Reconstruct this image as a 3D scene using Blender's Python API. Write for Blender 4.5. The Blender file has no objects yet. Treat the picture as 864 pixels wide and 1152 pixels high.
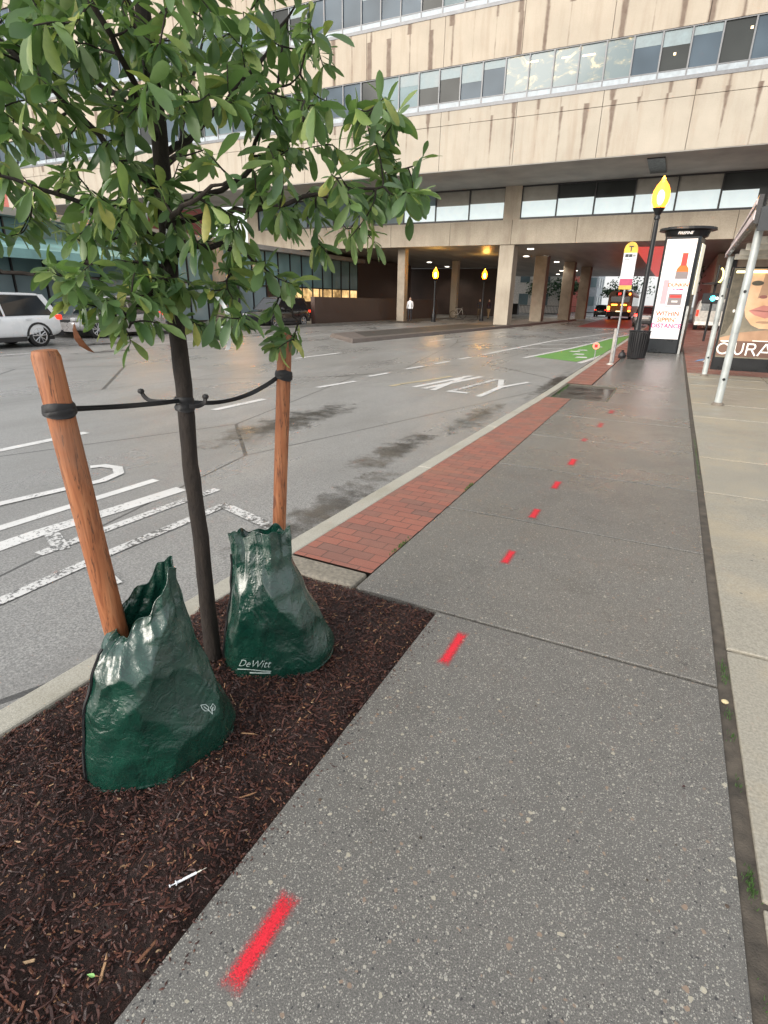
import bpy, bmesh, math, random
from mathutils import Vector, Matrix, noise
R = math.radians
random.seed(7)
sc = bpy.context.scene
# ------------------------------------------------------------------ camera
cam_d = bpy.data.cameras.new('camera'); cam = bpy.data.objects.new('camera', cam_d)
sc.collection.objects.link(cam); sc.camera = cam
PITCH, ROLL, YAW = R(21.314), R(1.117), R(-26.414)
fw = Vector((math.sin(YAW), math.cos(YAW), 0)); rt = Vector((math.cos(YAW), -math.sin(YAW), 0)); up = Vector((0, 0, 1))
f2 = fw*math.cos(PITCH) - up*math.sin(PITCH); u2 = fw*math.sin(PITCH) + up*math.cos(PITCH)
r3 = rt*math.cos(ROLL) + u2*math.sin(ROLL); u3 = -rt*math.sin(ROLL) + u2*math.cos(ROLL)
m = Matrix((r3, u3, -f2)).transposed().to_4x4(); m.translation = Vector((0, 0, 1.5)); cam.matrix_world = m
cam_d.sensor_fit = 'VERTICAL'; cam_d.sensor_height = 36; cam_d.lens = 36*610.76/1152
cam_d.clip_start = 0.05; cam_d.clip_end = 3000
# ------------------------------------------------------------------ sky, sun, exposure
SUN_EL, SUN_AZ = R(26), R(200)          # azimuth measured from +Y towards +X: behind the camera
w = bpy.data.worlds.new('World'); sc.world = w; w.use_nodes = True
nt = w.node_tree; bg = nt.nodes['Background']
sky = nt.nodes.new('ShaderNodeTexSky'); sky.sky_type = 'NISHITA'; sky.sun_disc = False
sky.sun_elevation = SUN_EL; sky.sun_rotation = SUN_AZ; sky.air_density = 1.0; sky.dust_density = 4.0; sky.ozone_density = 1.0
hs = nt.nodes.new('ShaderNodeHueSaturation'); hs.inputs['Saturation'].default_value = 0.42
nt.links.new(sky.outputs[0], hs.inputs['Color']); oc_ = nt.nodes.new('ShaderNodeMix'); oc_.data_type = 'RGBA'; oc_.inputs[0].default_value = .5
nt.links.new(hs.outputs[0], oc_.inputs[6]); oc_.inputs[7].default_value = (5.7, 5.75, 5.7, 1)      # even overcast veil over the clear-sky gradient
nt.links.new(oc_.outputs[2], bg.inputs['Color'])
bg.inputs['Strength'].default_value = 0.15
sd = bpy.data.lights.new('sun', 'SUN'); sd.energy = 0.9; sd.angle = R(25); sd.color = (1, .93, .83)
sun = bpy.data.objects.new('sun', sd); sc.collection.objects.link(sun)
sdir = Vector((math.sin(SUN_AZ)*math.cos(SUN_EL), math.cos(SUN_AZ)*math.cos(SUN_EL), math.sin(SUN_EL)))
sun.rotation_euler = sdir.to_track_quat('Z', 'Y').to_euler()
sc.view_settings.view_transform = 'Standard'; sc.view_settings.look = 'None'
sc.view_settings.exposure = 0.92; sc.view_settings.gamma = 1; sc.view_settings.use_curve_mapping = False

# ------------------------------------------------------------------ helpers
C = sc.collection
class MB:
    def __init__(s): s.v = []; s.f = []; s.mi = []; s.cur = 0
    def add(s, vs, fs):
        o = len(s.v); s.v += [tuple(v) for v in vs]; s.f += [tuple(i+o for i in f) for f in fs]; s.mi += [s.cur]*len(fs); return s
    def box(s, x0, x1, y0, y1, z0, z1):
        return s.add([(x0,y0,z0),(x1,y0,z0),(x1,y1,z0),(x0,y1,z0),(x0,y0,z1),(x1,y0,z1),(x1,y1,z1),(x0,y1,z1)],
                     [(0,3,2,1),(4,5,6,7),(0,1,5,4),(1,2,6,5),(2,3,7,6),(3,0,4,7)])
    def quad(s, a, b, c, d): return s.add([a,b,c,d], [(0,1,2,3)])
    def tube(s, pts, rad, n=10, cap=True, jit=0):
        pts = [Vector(p) for p in pts]
        if not hasattr(rad, '__len__'): rad = [rad]*len(pts)
        vs = []; fs = []; ref = None
        for i, p in enumerate(pts):
            t = (pts[min(i+1, len(pts)-1)] - pts[max(i-1, 0)]).normalized()
            if ref is None: ref = t.orthogonal().normalized()
            a = (ref - t*ref.dot(t)).normalized(); b = t.cross(a); ref = a
            for k in range(n):
                an = 2*math.pi*k/n; r = rad[i]*(1+(random.uniform(-jit, jit) if jit else 0))
                vs.append(p + a*math.cos(an)*r + b*math.sin(an)*r)
        for i in range(len(pts)-1):
            for k in range(n):
                k2 = (k+1) % n; fs.append((i*n+k, i*n+k2, (i+1)*n+k2, (i+1)*n+k))
        if cap: fs.append(tuple(range(n-1, -1, -1))); fs.append(tuple((len(pts)-1)*n+k for k in range(n)))
        return s.add(vs, fs)
    def lathe(s, prof, n=24, c=(0,0,0)):
        vs = []; fs = []
        for r, z in prof:
            for k in range(n):
                a = 2*math.pi*k/n; vs.append((c[0]+r*math.cos(a), c[1]+r*math.sin(a), c[2]+z))
        for i in range(len(prof)-1):
            for k in range(n):
                k2 = (k+1) % n; fs.append((i*n+k, i*n+k2, (i+1)*n+k2, (i+1)*n+k))
        fs.append(tuple(range(n-1, -1, -1))); fs.append(tuple((len(prof)-1)*n+k for k in range(n)))
        return s.add(vs, fs)
    def prism(s, pts, axis, a, b):
        n = len(pts)
        def P(u, v, w_): return {'x': (w_, u, v), 'y': (u, w_, v), 'z': (u, v, w_)}[axis]
        vs = [P(u, v, a) for u, v in pts] + [P(u, v, b) for u, v in pts]
        return s.add(vs, [tuple(range(n))[::-1], tuple(range(n, 2*n))] + [(i, (i+1) % n, n+(i+1) % n, n+i) for i in range(n)])
    def build(s, name, mat, parent=None, smooth=False, bevel=0, loc=None):
        me = bpy.data.meshes.new(name); me.from_pydata(s.v, [], s.f)
        for mm in (mat if isinstance(mat, (list, tuple)) else [mat]): me.materials.append(mm)
        if isinstance(mat, (list, tuple)): me.polygons.foreach_set('material_index', s.mi)
        bm = bmesh.new(); bm.from_mesh(me); bmesh.ops.recalc_face_normals(bm, faces=bm.faces)
        if smooth:
            for e in bm.edges:
                if len(e.link_faces) == 2 and e.calc_face_angle(0) > R(40): e.smooth = False
        bm.to_mesh(me); bm.free()
        if smooth: me.polygons.foreach_set('use_smooth', [True]*len(me.polygons))
        me.update()
        o = bpy.data.objects.new(name, me); C.objects.link(o)
        if parent: o.parent = parent
        if loc: o.location = loc
        if bevel:
            b = o.modifiers.new('bevel', 'BEVEL'); b.width = bevel; b.segments = 2; b.limit_method = 'ANGLE'
        return o
def tag(o, label=None, cat=None, group=None, kind=None):
    if label: o['label'] = label
    if cat: o['category'] = cat
    if group: o['group'] = group
    if kind: o['kind'] = kind
    return o
def thing(name, label, cat, loc=(0,0,0), rz=0, group=None):
    o = bpy.data.objects.new(name, None); C.objects.link(o); o.location = loc; o.rotation_euler = (0, 0, rz)
    o.empty_display_size = .1
    return tag(o, label, cat, group)
def struct(o): o['kind'] = 'structure'; return o
def copy_tree(o, parent=None):
    c = o.copy(); C.objects.link(c); c.parent = parent
    for ch in list(o.children): copy_tree(ch, c)
    return c
# node material helper
class M:
    def __init__(s, name, col=(.5,.5,.5), rough=.6, metal=0, spec=.5, coat=0):
        s.m = bpy.data.materials.new(name); s.m.use_nodes = True; s.t = s.m.node_tree; s.b = s.t.nodes['Principled BSDF']
        s.set('Base Color', (*col, 1)); s.set('Roughness', rough); s.set('Metallic', metal); s.set('Specular IOR Level', spec); s.set('Coat Weight', coat)
        s._co = None
    def set(s, k, v):
        if hasattr(v, 'is_output') or isinstance(v, bpy.types.NodeSocket): s.t.links.new(v, s.b.inputs[k])
        else: s.b.inputs[k].default_value = v
        return s
    def n(s, typ, **kw):
        nd = s.t.nodes.new(typ)
        for k, v in kw.items(): setattr(nd, k, v)
        return nd
    def link(s, a, b): s.t.links.new(a, b)
    def co(s):
        if not s._co: s._co = s.n('ShaderNodeNewGeometry').outputs['Position']
        return s._co
    def obco(s): return s.n('ShaderNodeTexCoord').outputs['Object']
    def map(s, co, scale=(1,1,1), loc=(0,0,0), rot=(0,0,0)):
        nd = s.n('ShaderNodeMapping'); s.link(co, nd.inputs[0]); nd.inputs['Scale'].default_value = scale
        nd.inputs['Location'].default_value = loc; nd.inputs['Rotation'].default_value = rot; return nd.outputs[0]
    def noise(s, scale, detail=4, rough=.55, co=None, dist=0):
        nd = s.n('ShaderNodeTexNoise'); s.link(co or s.co(), nd.inputs['Vector'])
        nd.inputs['Scale'].default_value = scale; nd.inputs['Detail'].default_value = detail; nd.inputs['Roughness'].default_value = rough
        nd.inputs['Distortion'].default_value = dist
        return nd.outputs['Fac']
    def vor(s, scale, co=None, out='Distance', feature='F1', rnd=1):
        nd = s.n('ShaderNodeTexVoronoi', feature=feature); s.link(co or s.co(), nd.inputs['Vector'])
        nd.inputs['Scale'].default_value = scale; nd.inputs['Randomness'].default_value = rnd; return nd.outputs[out]
    def ramp(s, fac, stops, interp='LINEAR'):
        nd = s.n('ShaderNodeValToRGB'); s.link(fac, nd.inputs[0]); cr = nd.color_ramp; cr.interpolation = interp
        while len(cr.elements) < len(stops): cr.elements.new(.5)
        for e, (p, c) in zip(cr.elements, stops):
            e.position = p; e.color = (c, c, c, 1) if not hasattr(c, '__len__') else (*c, 1)
        return nd.outputs[0]
    def mix(s, fac, a, b, mode='MIX'):
        nd = s.n('ShaderNodeMix', data_type='RGBA', blend_type=mode)
        for i, v in ((0, fac), (6, a), (7, b)):
            if isinstance(v, bpy.types.NodeSocket): s.link(v, nd.inputs[i])
            else: nd.inputs[i].default_value = (*v, 1) if hasattr(v, '__len__') else v
        return nd.outputs[2]
    def math(s, op, a, b=0, c=None, clamp=False):
        nd = s.n('ShaderNodeMath', operation=op, use_clamp=clamp)
        for i, v in ((0, a), (1, b), (2, c)):
            if v is None: continue
            if isinstance(v, bpy.types.NodeSocket): s.link(v, nd.inputs[i])
            else: nd.inputs[i].default_value = v
        return nd.outputs[0]
    def xyz(s, co=None):
        nd = s.n('ShaderNodeSeparateXYZ'); s.link(co or s.co(), nd.inputs[0]); return nd.outputs
    def bump(s, h, strength=.3, dist=.01, prev=None):
        nd = s.n('ShaderNodeBump'); nd.inputs['Strength'].default_value = strength; nd.inputs['Distance'].default_value = dist
        s.link(h, nd.inputs['Height'])
        if prev: s.link(prev, nd.inputs['Normal'])
        s.link(nd.outputs[0], s.b.inputs['Normal']); return nd.outputs[0]
    def island(s): return s.n('ShaderNodeNewGeometry').outputs['Random Per Island']
    def emit(s, col, st): s.set('Emission Color', (*col, 1) if not isinstance(col, bpy.types.NodeSocket) else col); s.set('Emission Strength', st); return s
def weathered(name, col, rough=.6, metal=0, var=.25, scale=6, coat=0, bump=.1):
    q = M(name, col, rough, metal, coat=coat); n = q.noise(scale, 5)
    dk = tuple(c*(1-var) for c in col); lt = tuple(min(1, c*(1+var)) for c in col)
    q.set('Base Color', q.ramp(n, [(.3, dk), (.7, lt)])); q.set('Roughness', q.ramp(n, [(.3, max(0, rough-.1)), (.7, min(1, rough+.12))]))
    if bump: q.bump(q.noise(scale*12, 3), bump, .003)
    return q.m

# ------------------------------------------------------------------ materials
# aggregate sidewalk: dark cement with pale pebbles of several sizes
q = M('exposed_aggregate'); p = q.co()
big = q.noise(.9, 5, .6); mid = q.noise(5, 5, .6); fine = q.noise(240, 3, .7)
gr2 = q.noise(700, 2, .8); fine = q.math('ADD', q.math('MULTIPLY', fine, .6), q.math('MULTIPLY', gr2, .4))
base = q.ramp(fine, [(.40, (.034,.033,.032)), (.5, (.108,.105,.098)), (.60, (.235,.226,.206))])
base = q.mix(q.ramp(mid, [(.35, 0), (.75, .35)]), base, (.085,.083,.08))
base = q.mix(q.ramp(big, [(.4, 0), (.7, .3)]), base, (.17,.163,.15)); base = q.mix(q.ramp(q.noise(2.3, 6, .7), [(.52, 0), (.66, .38)]), base, (.05,.047,.042))
gum = q.math('LESS_THAN', q.vor(2.4), .055); base = q.mix(q.math('MULTIPLY', gum, .75), base, (.028,.028,.03))
slabn = q.n('ShaderNodeTexWhiteNoise', noise_dimensions='1D'); q.link(q.math('FLOOR', q.math('MULTIPLY_ADD', q.xyz()[1], 1/1.46, -1.589)), slabn.inputs['W']); base = q.mix(q.math('MULTIPLY', slabn.outputs['Value'], .30), base, (.19,.175,.15))
sp = None
for sc_, th, colr, dens in ((60, .17, (.48,.455,.385), .24), (120, .22, (.42,.40,.35), .34), (34, .15, (.50,.46,.36), .13), (80, .2, (.035,.035,.038), .76), (230, .3, (.42,.41,.37), .45), (48, .2, (.30,.22,.16), .12)):
    vn = q.n('ShaderNodeTexVoronoi'); wob = q.n('ShaderNodeVectorMath', operation='ADD')
    nn = q.n('ShaderNodeTexNoise'); q.link(p, nn.inputs['Vector']); nn.inputs['Scale'].default_value = sc_*1.3
    scl = q.n('ShaderNodeVectorMath', operation='SCALE'); q.link(nn.outputs['Color'], scl.inputs[0]); scl.inputs['Scale'].default_value = .7/sc_
    q.link(p, wob.inputs[0]); q.link(scl.outputs[0], wob.inputs[1])
    q.link(wob.outputs[0], vn.inputs['Vector']); vn.inputs['Scale'].default_value = sc_
    cx = q.xyz(vn.outputs['Color'])
    sel = q.math('LESS_THAN', cx[0], dens) if dens < .7 else q.math('GREATER_THAN', cx[0], dens)
    size = q.math('MULTIPLY', cx[1], th*1.3); size = q.math('ADD', size, th*.45)
    d = q.math('LESS_THAN', vn.outputs['Distance'], size)
    mk = q.math('MULTIPLY', sel, d)
    tint = q.mix(cx[2], colr, tuple(c*.55 for c in colr))
    base = q.mix(mk, base, tint)
    sp = mk if sp is None else q.math('MAXIMUM', sp, mk)
q.set('Base Color', base); yv = q.xyz()[1]
wet = q.ramp(q.noise(.7, 4, .6), [(.40, .42), (.62, .20)])
farwet = q.math('MULTIPLY_ADD', yv, -.022, .12, clamp=False)
q.set('Roughness', q.math('MAXIMUM', q.math('ADD', wet, farwet), .2)); q.set('Specular IOR Level', .8)
q.bump(q.math('ADD', fine, q.math('MULTIPLY', sp, .6)), .9, .003)
SIDEWALK = q.m
q = M('tan_concrete'); a = q.noise(1.3, 6, .65); b = q.noise(90, 4, .7); c_ = q.noise(.35, 3)
base = q.ramp(b, [(.3, (.20,.187,.155)), (.7, (.39,.365,.305))])
base = q.mix(q.ramp(a, [(.45, 0), (.65, .5)]), base, (.42,.34,.22)); base = q.mix(q.ramp(c_, [(.5, 0), (.7, .4)]), base, (.22,.20,.16))
spots = q.math('LESS_THAN', q.vor(7), .055); base = q.mix(q.math('MULTIPLY', spots, .7), base, (.05,.05,.05))
q.set('Base Color', base); q.set('Roughness', q.ramp(a, [(.35, .32), (.6, .7)])); q.bump(b, .4, .002); TAN = q.m
q = M('wet_asphalt'); p = q.co(); fine = q.math('ADD', q.math('MULTIPLY', q.noise(75, 4, .8), .6), q.math('MULTIPLY', q.noise(420, 2, .8), .4)); mid = q.noise(1.1, 6, .6, q.map(p, (1, .3, 1))); big = q.noise(.18, 3)
base = q.ramp(fine, [(.40, (.085,.086,.086)), (.5, (.235,.234,.228)), (.60, (.46,.455,.44))])
base = q.mix(q.ramp(mid, [(.45, 0), (.72, .6)]), base, (.15,.147,.14)); base = q.mix(q.ramp(big, [(.45, 0), (.65, .4)]), base, (.21,.207,.20))
pebb = q.vor(95, out='Color'); px_ = q.xyz(pebb); pm = q.math('MULTIPLY', q.math('GREATER_THAN', px_[0], .86), q.math('LESS_THAN', q.vor(95), .3))
base = q.mix(q.math('MULTIPLY', pm, .7), base, (.32,.31,.29))
crack = q.math('LESS_THAN', q.vor(.33, q.map(p, (1, .35, 1)), 'Distance', 'DISTANCE_TO_EDGE'), .0035); base = q.mix(q.math('MULTIPLY', crack, .8), base, (.02,.02,.02))
q.set('Base Color', base); rr = q.noise(.55, 6, .6, q.map(p, (1, .35, 1)))
q.set('Roughness', q.ramp(rr, [(.36, .22), (.50, .34), (.70, .50)])); q.set('Specular IOR Level', .6)
q.bump(fine, .8, .005); ASPHALT = q.m
def paint(name, col, worn=.5):
    q = M(name, col, .45); n = q.noise(38, 5, .75); big = q.noise(4, 3)
    t = q.math('ADD', q.math('MULTIPLY', n, .7), q.math('MULTIPLY', big, .3))
    base = q.mix(q.ramp(t, [(worn-.04, 1), (worn, 0)]), tuple(c for c in col), (.085,.085,.083))
    base = q.mix(q.ramp(q.noise(3, 4), [(.4, 0), (.8, .35)]), base, tuple(c*.55 for c in col))
    q.set('Base Color', base); q.bump(n, .3, .003); return q.m
WHITEP = paint('road_paint_white', (.62,.62,.61), .44); WHITEW = paint('road_paint_worn', (.58,.58,.57), .49)
YELP = paint('road_paint_yellow', (.50,.42,.26), .48)
GREENP = paint('bike_lane_green', (.12,.30,.06), .36); REDP = paint('bus_lane_red', (.34,.05,.04), .38)
q = M('red_spray', (.9,.03,.04), .6); n = q.noise(220, 3, .8)
oc = q.n('ShaderNodeTexCoord').outputs['UV']; ux = q.xyz(oc)
dx = q.math('ABSOLUTE', q.math('SUBTRACT', ux[0], .5)); dy = q.math('ABSOLUTE', q.math('SUBTRACT', ux[1], .5))
ed = q.math('MAXIMUM', q.math('MULTIPLY', dx, 2), q.math('POWER', q.math('MULTIPLY', dy, 2), 3))
al = q.math('ADD', q.math('SUBTRACT', 1.0, ed), q.math('MULTIPLY', q.math('SUBTRACT', n, .5), 1.5))
q.set('Alpha', q.ramp(al, [(.12, 0), (.45, .35), (.75, .93)])); q.set('Base Color', q.ramp(n, [(.3, (.45,.006,.018)), (.7, (.85,.02,.045))])); SPRAY = q.m
SPRAYF = SPRAY.copy(); SPRAYF.name = 'red_spray_worn'
for nd in SPRAYF.node_tree.nodes:
    if nd.type == 'VALTORGB' and len(nd.color_ramp.elements) == 3: nd.color_ramp.elements[1].color = (.12,.12,.12,1); nd.color_ramp.elements[2].color = (.45,.45,.45,1)
# brick pavers
q = M('brick_pavers'); p = q.co(); mp = q.map(p, (1,1,1), rot=(0,0,0))
br = q.n('ShaderNodeTexBrick'); q.link(mp, br.inputs['Vector']); br.inputs['Scale'].default_value = 1
br.inputs['Brick Width'].default_value = .19; br.inputs['Row Height'].default_value = .095; br.inputs['Mortar Size'].default_value = .0028
br.inputs['Color1'].default_value = (.33,.115,.08,1); br.inputs['Color2'].default_value = (.15,.095,.08,1); br.inputs['Mortar'].default_value = (.03,.025,.022,1)
br.inputs['Bias'].default_value = -.35; br.offset = .5
base = q.mix(q.ramp(q.noise(3, 5), [(.4, 0), (.75, .45)]), br.outputs['Color'], (.27,.115,.085))
base = q.mix(q.ramp(q.noise(160, 3), [(.35, .35), (.65, 0)]), base, (.05,.03,.025))
q.set('Base Color', base); q.set('Roughness', q.ramp(q.noise(2, 4), [(.35, .3), (.6, .6)])); q.bump(q.math('SUBTRACT', q.noise(120, 3), br.outputs['Fac']), .5, .003); BRICKP = q.m
q = M('kerb_granite'); n = q.noise(150, 4, .75); n2 = q.noise(2.2, 5)
base = q.ramp(n, [(.3, (.25,.24,.20)), (.7, (.47,.45,.39))]); base = q.mix(q.ramp(n2, [(.5, 0), (.75, .4)]), base, (.2,.18,.12))
q.set('Base Color', base); q.set('Roughness', .55); q.bump(n, .5, .004); KERB = q.m
q = M('mulch_soil'); n = q.noise(60, 5, .7); q.set('Base Color', q.ramp(n, [(.3, (.010,.005,.004)), (.7, (.045,.018,.013))])); q.set('Roughness', .75); q.bump(n, 1, .02); SOIL = q.m
q = M('mulch_chip'); r = q.island(); base = q.ramp(r, [(0, (.018,.006,.005)), (.45, (.045,.014,.010)), (.85, (.095,.028,.017)), (.955, (.17,.065,.032)), (.992, (.36,.20,.10)), (1, (.55,.38,.22))])
q.set('Base Color', q.mix(q.ramp(q.noise(300, 3), [(.4, 0), (.7, .5)]), base, (.03,.012,.01))); q.set('Roughness', q.ramp(r, [(0, .35), (1, .7)])); q.bump(q.noise(400, 3), .5, .002); CHIP = q.m
# green bag plastic
q = M('green_bag_plastic', (.008,.075,.040), .26, coat=.8); q.set('Coat Roughness', .10)
n = q.noise(14, 4, .6); q.set('Base Color', q.ramp(n, [(.3, (.004,.028,.020)), (.7, (.007,.050,.033))]))
q.set('Roughness', q.ramp(q.noise(22, 3), [(.35, .16), (.65, .32)]))
b1 = q.bump(q.math('ADD', q.math('ABSOLUTE', q.math('SUBTRACT', q.noise(7, 3, .5, q.map(q.co(), (1, 1, .6)), 1.2), .5)), q.math('MULTIPLY', q.math('ABSOLUTE', q.math('SUBTRACT', q.noise(24, 3, .6, q.co(), .8), .5)), .35)), .75, .030); BAG = q.m
q = M('bag_weave', (.02,.10,.06), .4); BAGW = q.m
q = M('stake_wood'); p = q.obco(); n = q.noise(5, 5, .6, q.map(p, (9, 9, .9)), 1.2); n2 = q.noise(60, 3, .6, q.map(p, (1, 1, .08)))
base = q.ramp(n, [(.3, (.20,.062,.022)), (.55, (.34,.125,.050)), (.8, (.43,.20,.095))]); base = q.mix(q.ramp(n2, [(.55, 0), (.75, .5)]), base, (.15,.045,.02))
cr_ = q.math('LESS_THAN', q.math('ABSOLUTE', q.math('SUBTRACT', q.noise(7, 4, .6, q.map(p, (6, 6, .35))), .5)), .012); base = q.mix(q.math('MULTIPLY', cr_, .75), base, (.07,.028,.014)); base = q.mix(q.ramp(q.noise(2.2, 5, .7), [(.5,0),(.75,.5)]), base, (.26,.17,.12)); kn = q.math('LESS_THAN', q.vor(7, q.map(p, (1, 1, .6))), .14); base = q.mix(q.math('MULTIPLY', kn, .75), base, (.12,.04,.02))
q.set('Base Color', base); q.set('Roughness', .6); q.bump(q.math('ADD', n, n2), .5, .004); STAKE = q.m
q = M('bark'); p = q.obco(); n = q.noise(30, 6, .7, q.map(p, (1, 1, .35))); n2 = q.noise(5, 3)
base = q.ramp(n, [(.3, (.008,.005,.004)), (.6, (.022,.015,.011)), (.85, (.06,.042,.031))]); q.set('Base Color', base); q.set('Roughness', .8); q.bump(n, 1, .012); BARK = q.m
q = M('leaf'); r = q.island(); base = q.ramp(r, [(0, (.045,.105,.045)), (.35, (.095,.175,.065)), (.7, (.165,.255,.09)), (.93, (.27,.35,.10)), (1, (.42,.40,.10))])
base = q.mix(q.ramp(q.noise(60, 3), [(.4, 0), (.75, .35)]), base, (.070,.130,.050)); q.set('Base Color', base); q.set('Roughness', q.ramp(r, [(0, .36), (1, .52)])); q.set('Specular IOR Level', .75)
tr = q.n('ShaderNodeBsdfTranslucent'); q.link(q.mix(.5, base, (.25,.45,.08)), tr.inputs['Color']); mx = q.n('ShaderNodeMixShader'); mx.inputs[0].default_value = .36
q.link(q.b.outputs[0], mx.inputs[1]); q.link(tr.outputs[0], mx.inputs[2]); q.link(mx.outputs[0], q.t.nodes['Material Output'].inputs[0]); LEAF = q.m
q = M('far_leaf'); r = q.island(); q.set('Base Color', q.ramp(r, [(0, (.015,.05,.022)), (.6, (.035,.10,.035)), (1, (.07,.15,.05))])); q.set('Roughness', .6); FLEAF = q.m
BLACKS = weathered('black_strap', (.012,.012,.014), .6, var=.3, scale=60)
BLACKM = weathered('black_metal', (.014,.015,.017), .35, .3)
BLACKP = weathered('black_plastic', (.02,.02,.022), .45)
WHITEPL = weathered('white_plastic', (.78,.80,.84), .35, var=.05, bump=0)
# concrete of the big building: panels with brown run-off streaks below every mullion
MOD = 1.255
def panel_mat(name, col, full):
    q = M(name); xs = q.xyz(); x, y_, z = xs[0], xs[1], xs[2]
    u = q.math('MULTIPLY_ADD', x, 1/MOD, .27 + 100); fr = q.math('FRACT', u); ce = q.math('FLOOR', u)
    wn = q.n('ShaderNodeTexWhiteNoise', noise_dimensions='2D'); cb = q.n('ShaderNodeCombineXYZ'); q.link(ce, cb.inputs[0])
    row = q.math('FLOOR', q.math('MULTIPLY', q.math('SUBTRACT', z, 2.45), 1/4.3)); q.link(row, cb.inputs[1]); q.link(cb.outputs[0], wn.inputs['Vector'])
    rnd = wn.outputs['Value']; r2 = q.xyz(wn.outputs['Color'])[1]
    depth = q.math('FRACT', q.math('MULTIPLY', q.math('SUBTRACT', z, 2.9), 1/4.3))   # 1 at the sill above, falling downwards
    dist = q.math('ABSOLUTE', q.math('SUBTRACT', fr, q.math('MULTIPLY_ADD', q.xyz(wn.outputs['Color'])[2], .12, .44)))
    jag = q.math('MULTIPLY', q.math('SUBTRACT', q.noise(2.5, 5, .7, q.map(q.co(), (1, 1, .5))), .5), .16)
    wdt = q.math('MULTIPLY', q.math('POWER', rnd, 1.0), .17)
    if not full:
        fall = q.math('MULTIPLY_ADD', r2, .9, .25); dd = q.math('DIVIDE', q.math('SUBTRACT', 1.0, depth), fall); wdt = q.math('MULTIPLY', wdt, q.math('SUBTRACT', 1.0, dd, clamp=True))
    edge = q.math('SUBTRACT', q.math('ADD', wdt, jag), dist)
    mask = q.ramp(edge, [(0, 0), (.07, 1)]) if full else q.math('MULTIPLY', q.ramp(edge, [(0, 0), (.07, 1)]), q.ramp(wdt, [(0, 0), (.02, 1)]))
    n1 = q.noise(.5, 5, .6); n2 = q.noise(25, 5, .7)
    base = q.ramp(n1, [(.3, tuple(c*.82 for c in col)), (.7, col)])
    base = q.mix(q.ramp(n2, [(.4, .25), (.6, 0)]), base, tuple(c*.6 for c in col))
    soft = q.ramp(q.noise(1.6, 4, .6, q.map(q.co(), (1, 1, .12))), [(.48, 0), (.7, .35)]); base = q.mix(soft, base, (.27,.19,.13))
    base = q.mix(q.math('MULTIPLY', mask, q.ramp(q.noise(3, 5, .7), [(.3,1.0),(.7,.7)])), base, (.15,.105,.08))
    q.set('Base Color', base); q.set('Roughness', .8); q.bump(n2, .25, .01); return q.m
PANEL = panel_mat('streaked_panel', (.51,.445,.36), True); PANELL = panel_mat('lower_panel', (.49,.44,.365), False)
q = M('beige_concrete'); n1 = q.noise(.6, 5); n2 = q.noise(25, 5, .7); st = q.noise(1.5, 4, .6, q.map(q.co(), (1, 1, .15)))
base = q.ramp(n1, [(.3, (.38,.33,.26)), (.7, (.52,.46,.37))]); base = q.mix(q.ramp(st, [(.48, 0), (.7, .4)]), base, (.2,.15,.11)); base = q.mix(q.ramp(n2, [(.4, .3), (.6, 0)]), base, (.22,.18,.14))
q.set('Base Color', base); q.set('Roughness', .8); q.bump(n2, .3, .01); BEIGE = q.m
SOFFIT = weathered('soffit_grey', (.34,.33,.31), .7, scale=.6, bump=.05)
q = M('ceiling_metal', (.22,.21,.20), .42, .25); q.set('Base Color', q.ramp(q.noise(.8, 4, .6, q.map(q.co(), (1, .15, 1))), [(.35, (.22,.21,.20)), (.7, (.40,.38,.35))]))
br = q.n('ShaderNodeTexBrick'); q.link(q.co(), br.inputs['Vector']); br.inputs['Scale'].default_value = 1; br.inputs['Brick Width'].default_value = 3; br.inputs['Row Height'].default_value = 1.2; br.inputs['Mortar Size'].default_value = .02
q.bump(br.outputs['Fac'], -.3, .01); CEIL = q.m
q = M('red_ceiling_glow'); q.set('Base Color', q.ramp(q.noise(1.2, 6, .75), [(.35, (.45,.07,.06)), (.65, (.85,.14,.12))])); q.set('Roughness', .4); q.emit((1,.12,.1), .30); REDGLOW = q.m  # red glow on the ceiling, put into base colour and emission
DARKM = weathered('dark_mullion', (.035,.035,.038), .4, .4)
MULL = weathered('grey_mullion', (.16,.165,.175), .45, .3)
SILL = weathered('pale_sill', (.36,.41,.45), .45, scale=3)
def glass(name, col, rough=.08):
    q = M(name, tuple(c*.8 for c in col), rough, 0, spec=.22); q.set('IOR', 1.3); n = q.noise(.35, 2); q.set('Base Color', q.ramp(n, [(.35, tuple(c*.7 for c in col)), (.65, tuple(c*1.2 for c in col))]))
    q.bump(q.noise(.8, 2), .04, .05); return q.m
GLASS = glass('window_glass', (.085,.115,.145)); GLASS2 = glass('window_glass_pale', (.15,.21,.23)); GLASSD = glass('window_glass_dark', (.05,.055,.055))
q = M('lit_office_pane', (.12,.16,.17), .1, spec=.3); n = q.noise(1.3, 5, .65, q.map(q.co(), (1, 1, 1.6)), .6); q.emit(q.ramp(n, [(.50, (.03,.045,.05)), (.58, (.16,.13,.07)), (.66, (.80,.58,.26)), (.75, (1,.88,.55))]), .6); LITPANE = q.m
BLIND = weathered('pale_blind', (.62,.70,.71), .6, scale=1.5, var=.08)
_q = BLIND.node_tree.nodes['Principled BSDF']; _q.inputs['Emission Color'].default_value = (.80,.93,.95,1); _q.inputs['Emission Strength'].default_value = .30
GREYB = weathered('grey_blind', (.26,.25,.22), .5, scale=1.5, var=.15)
q = M('lit_room', (.3,.22,.1), .6); n = q.noise(1.1, 4, .7); q.emit(q.ramp(n, [(.35, (.10,.055,.02)), (.6, (.75,.48,.2)), (.75, (1,.8,.5))]), .9); LITROOM = q.m
def lamp(name, col, st): return M(name, col, .3).emit(col, st).m
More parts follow.
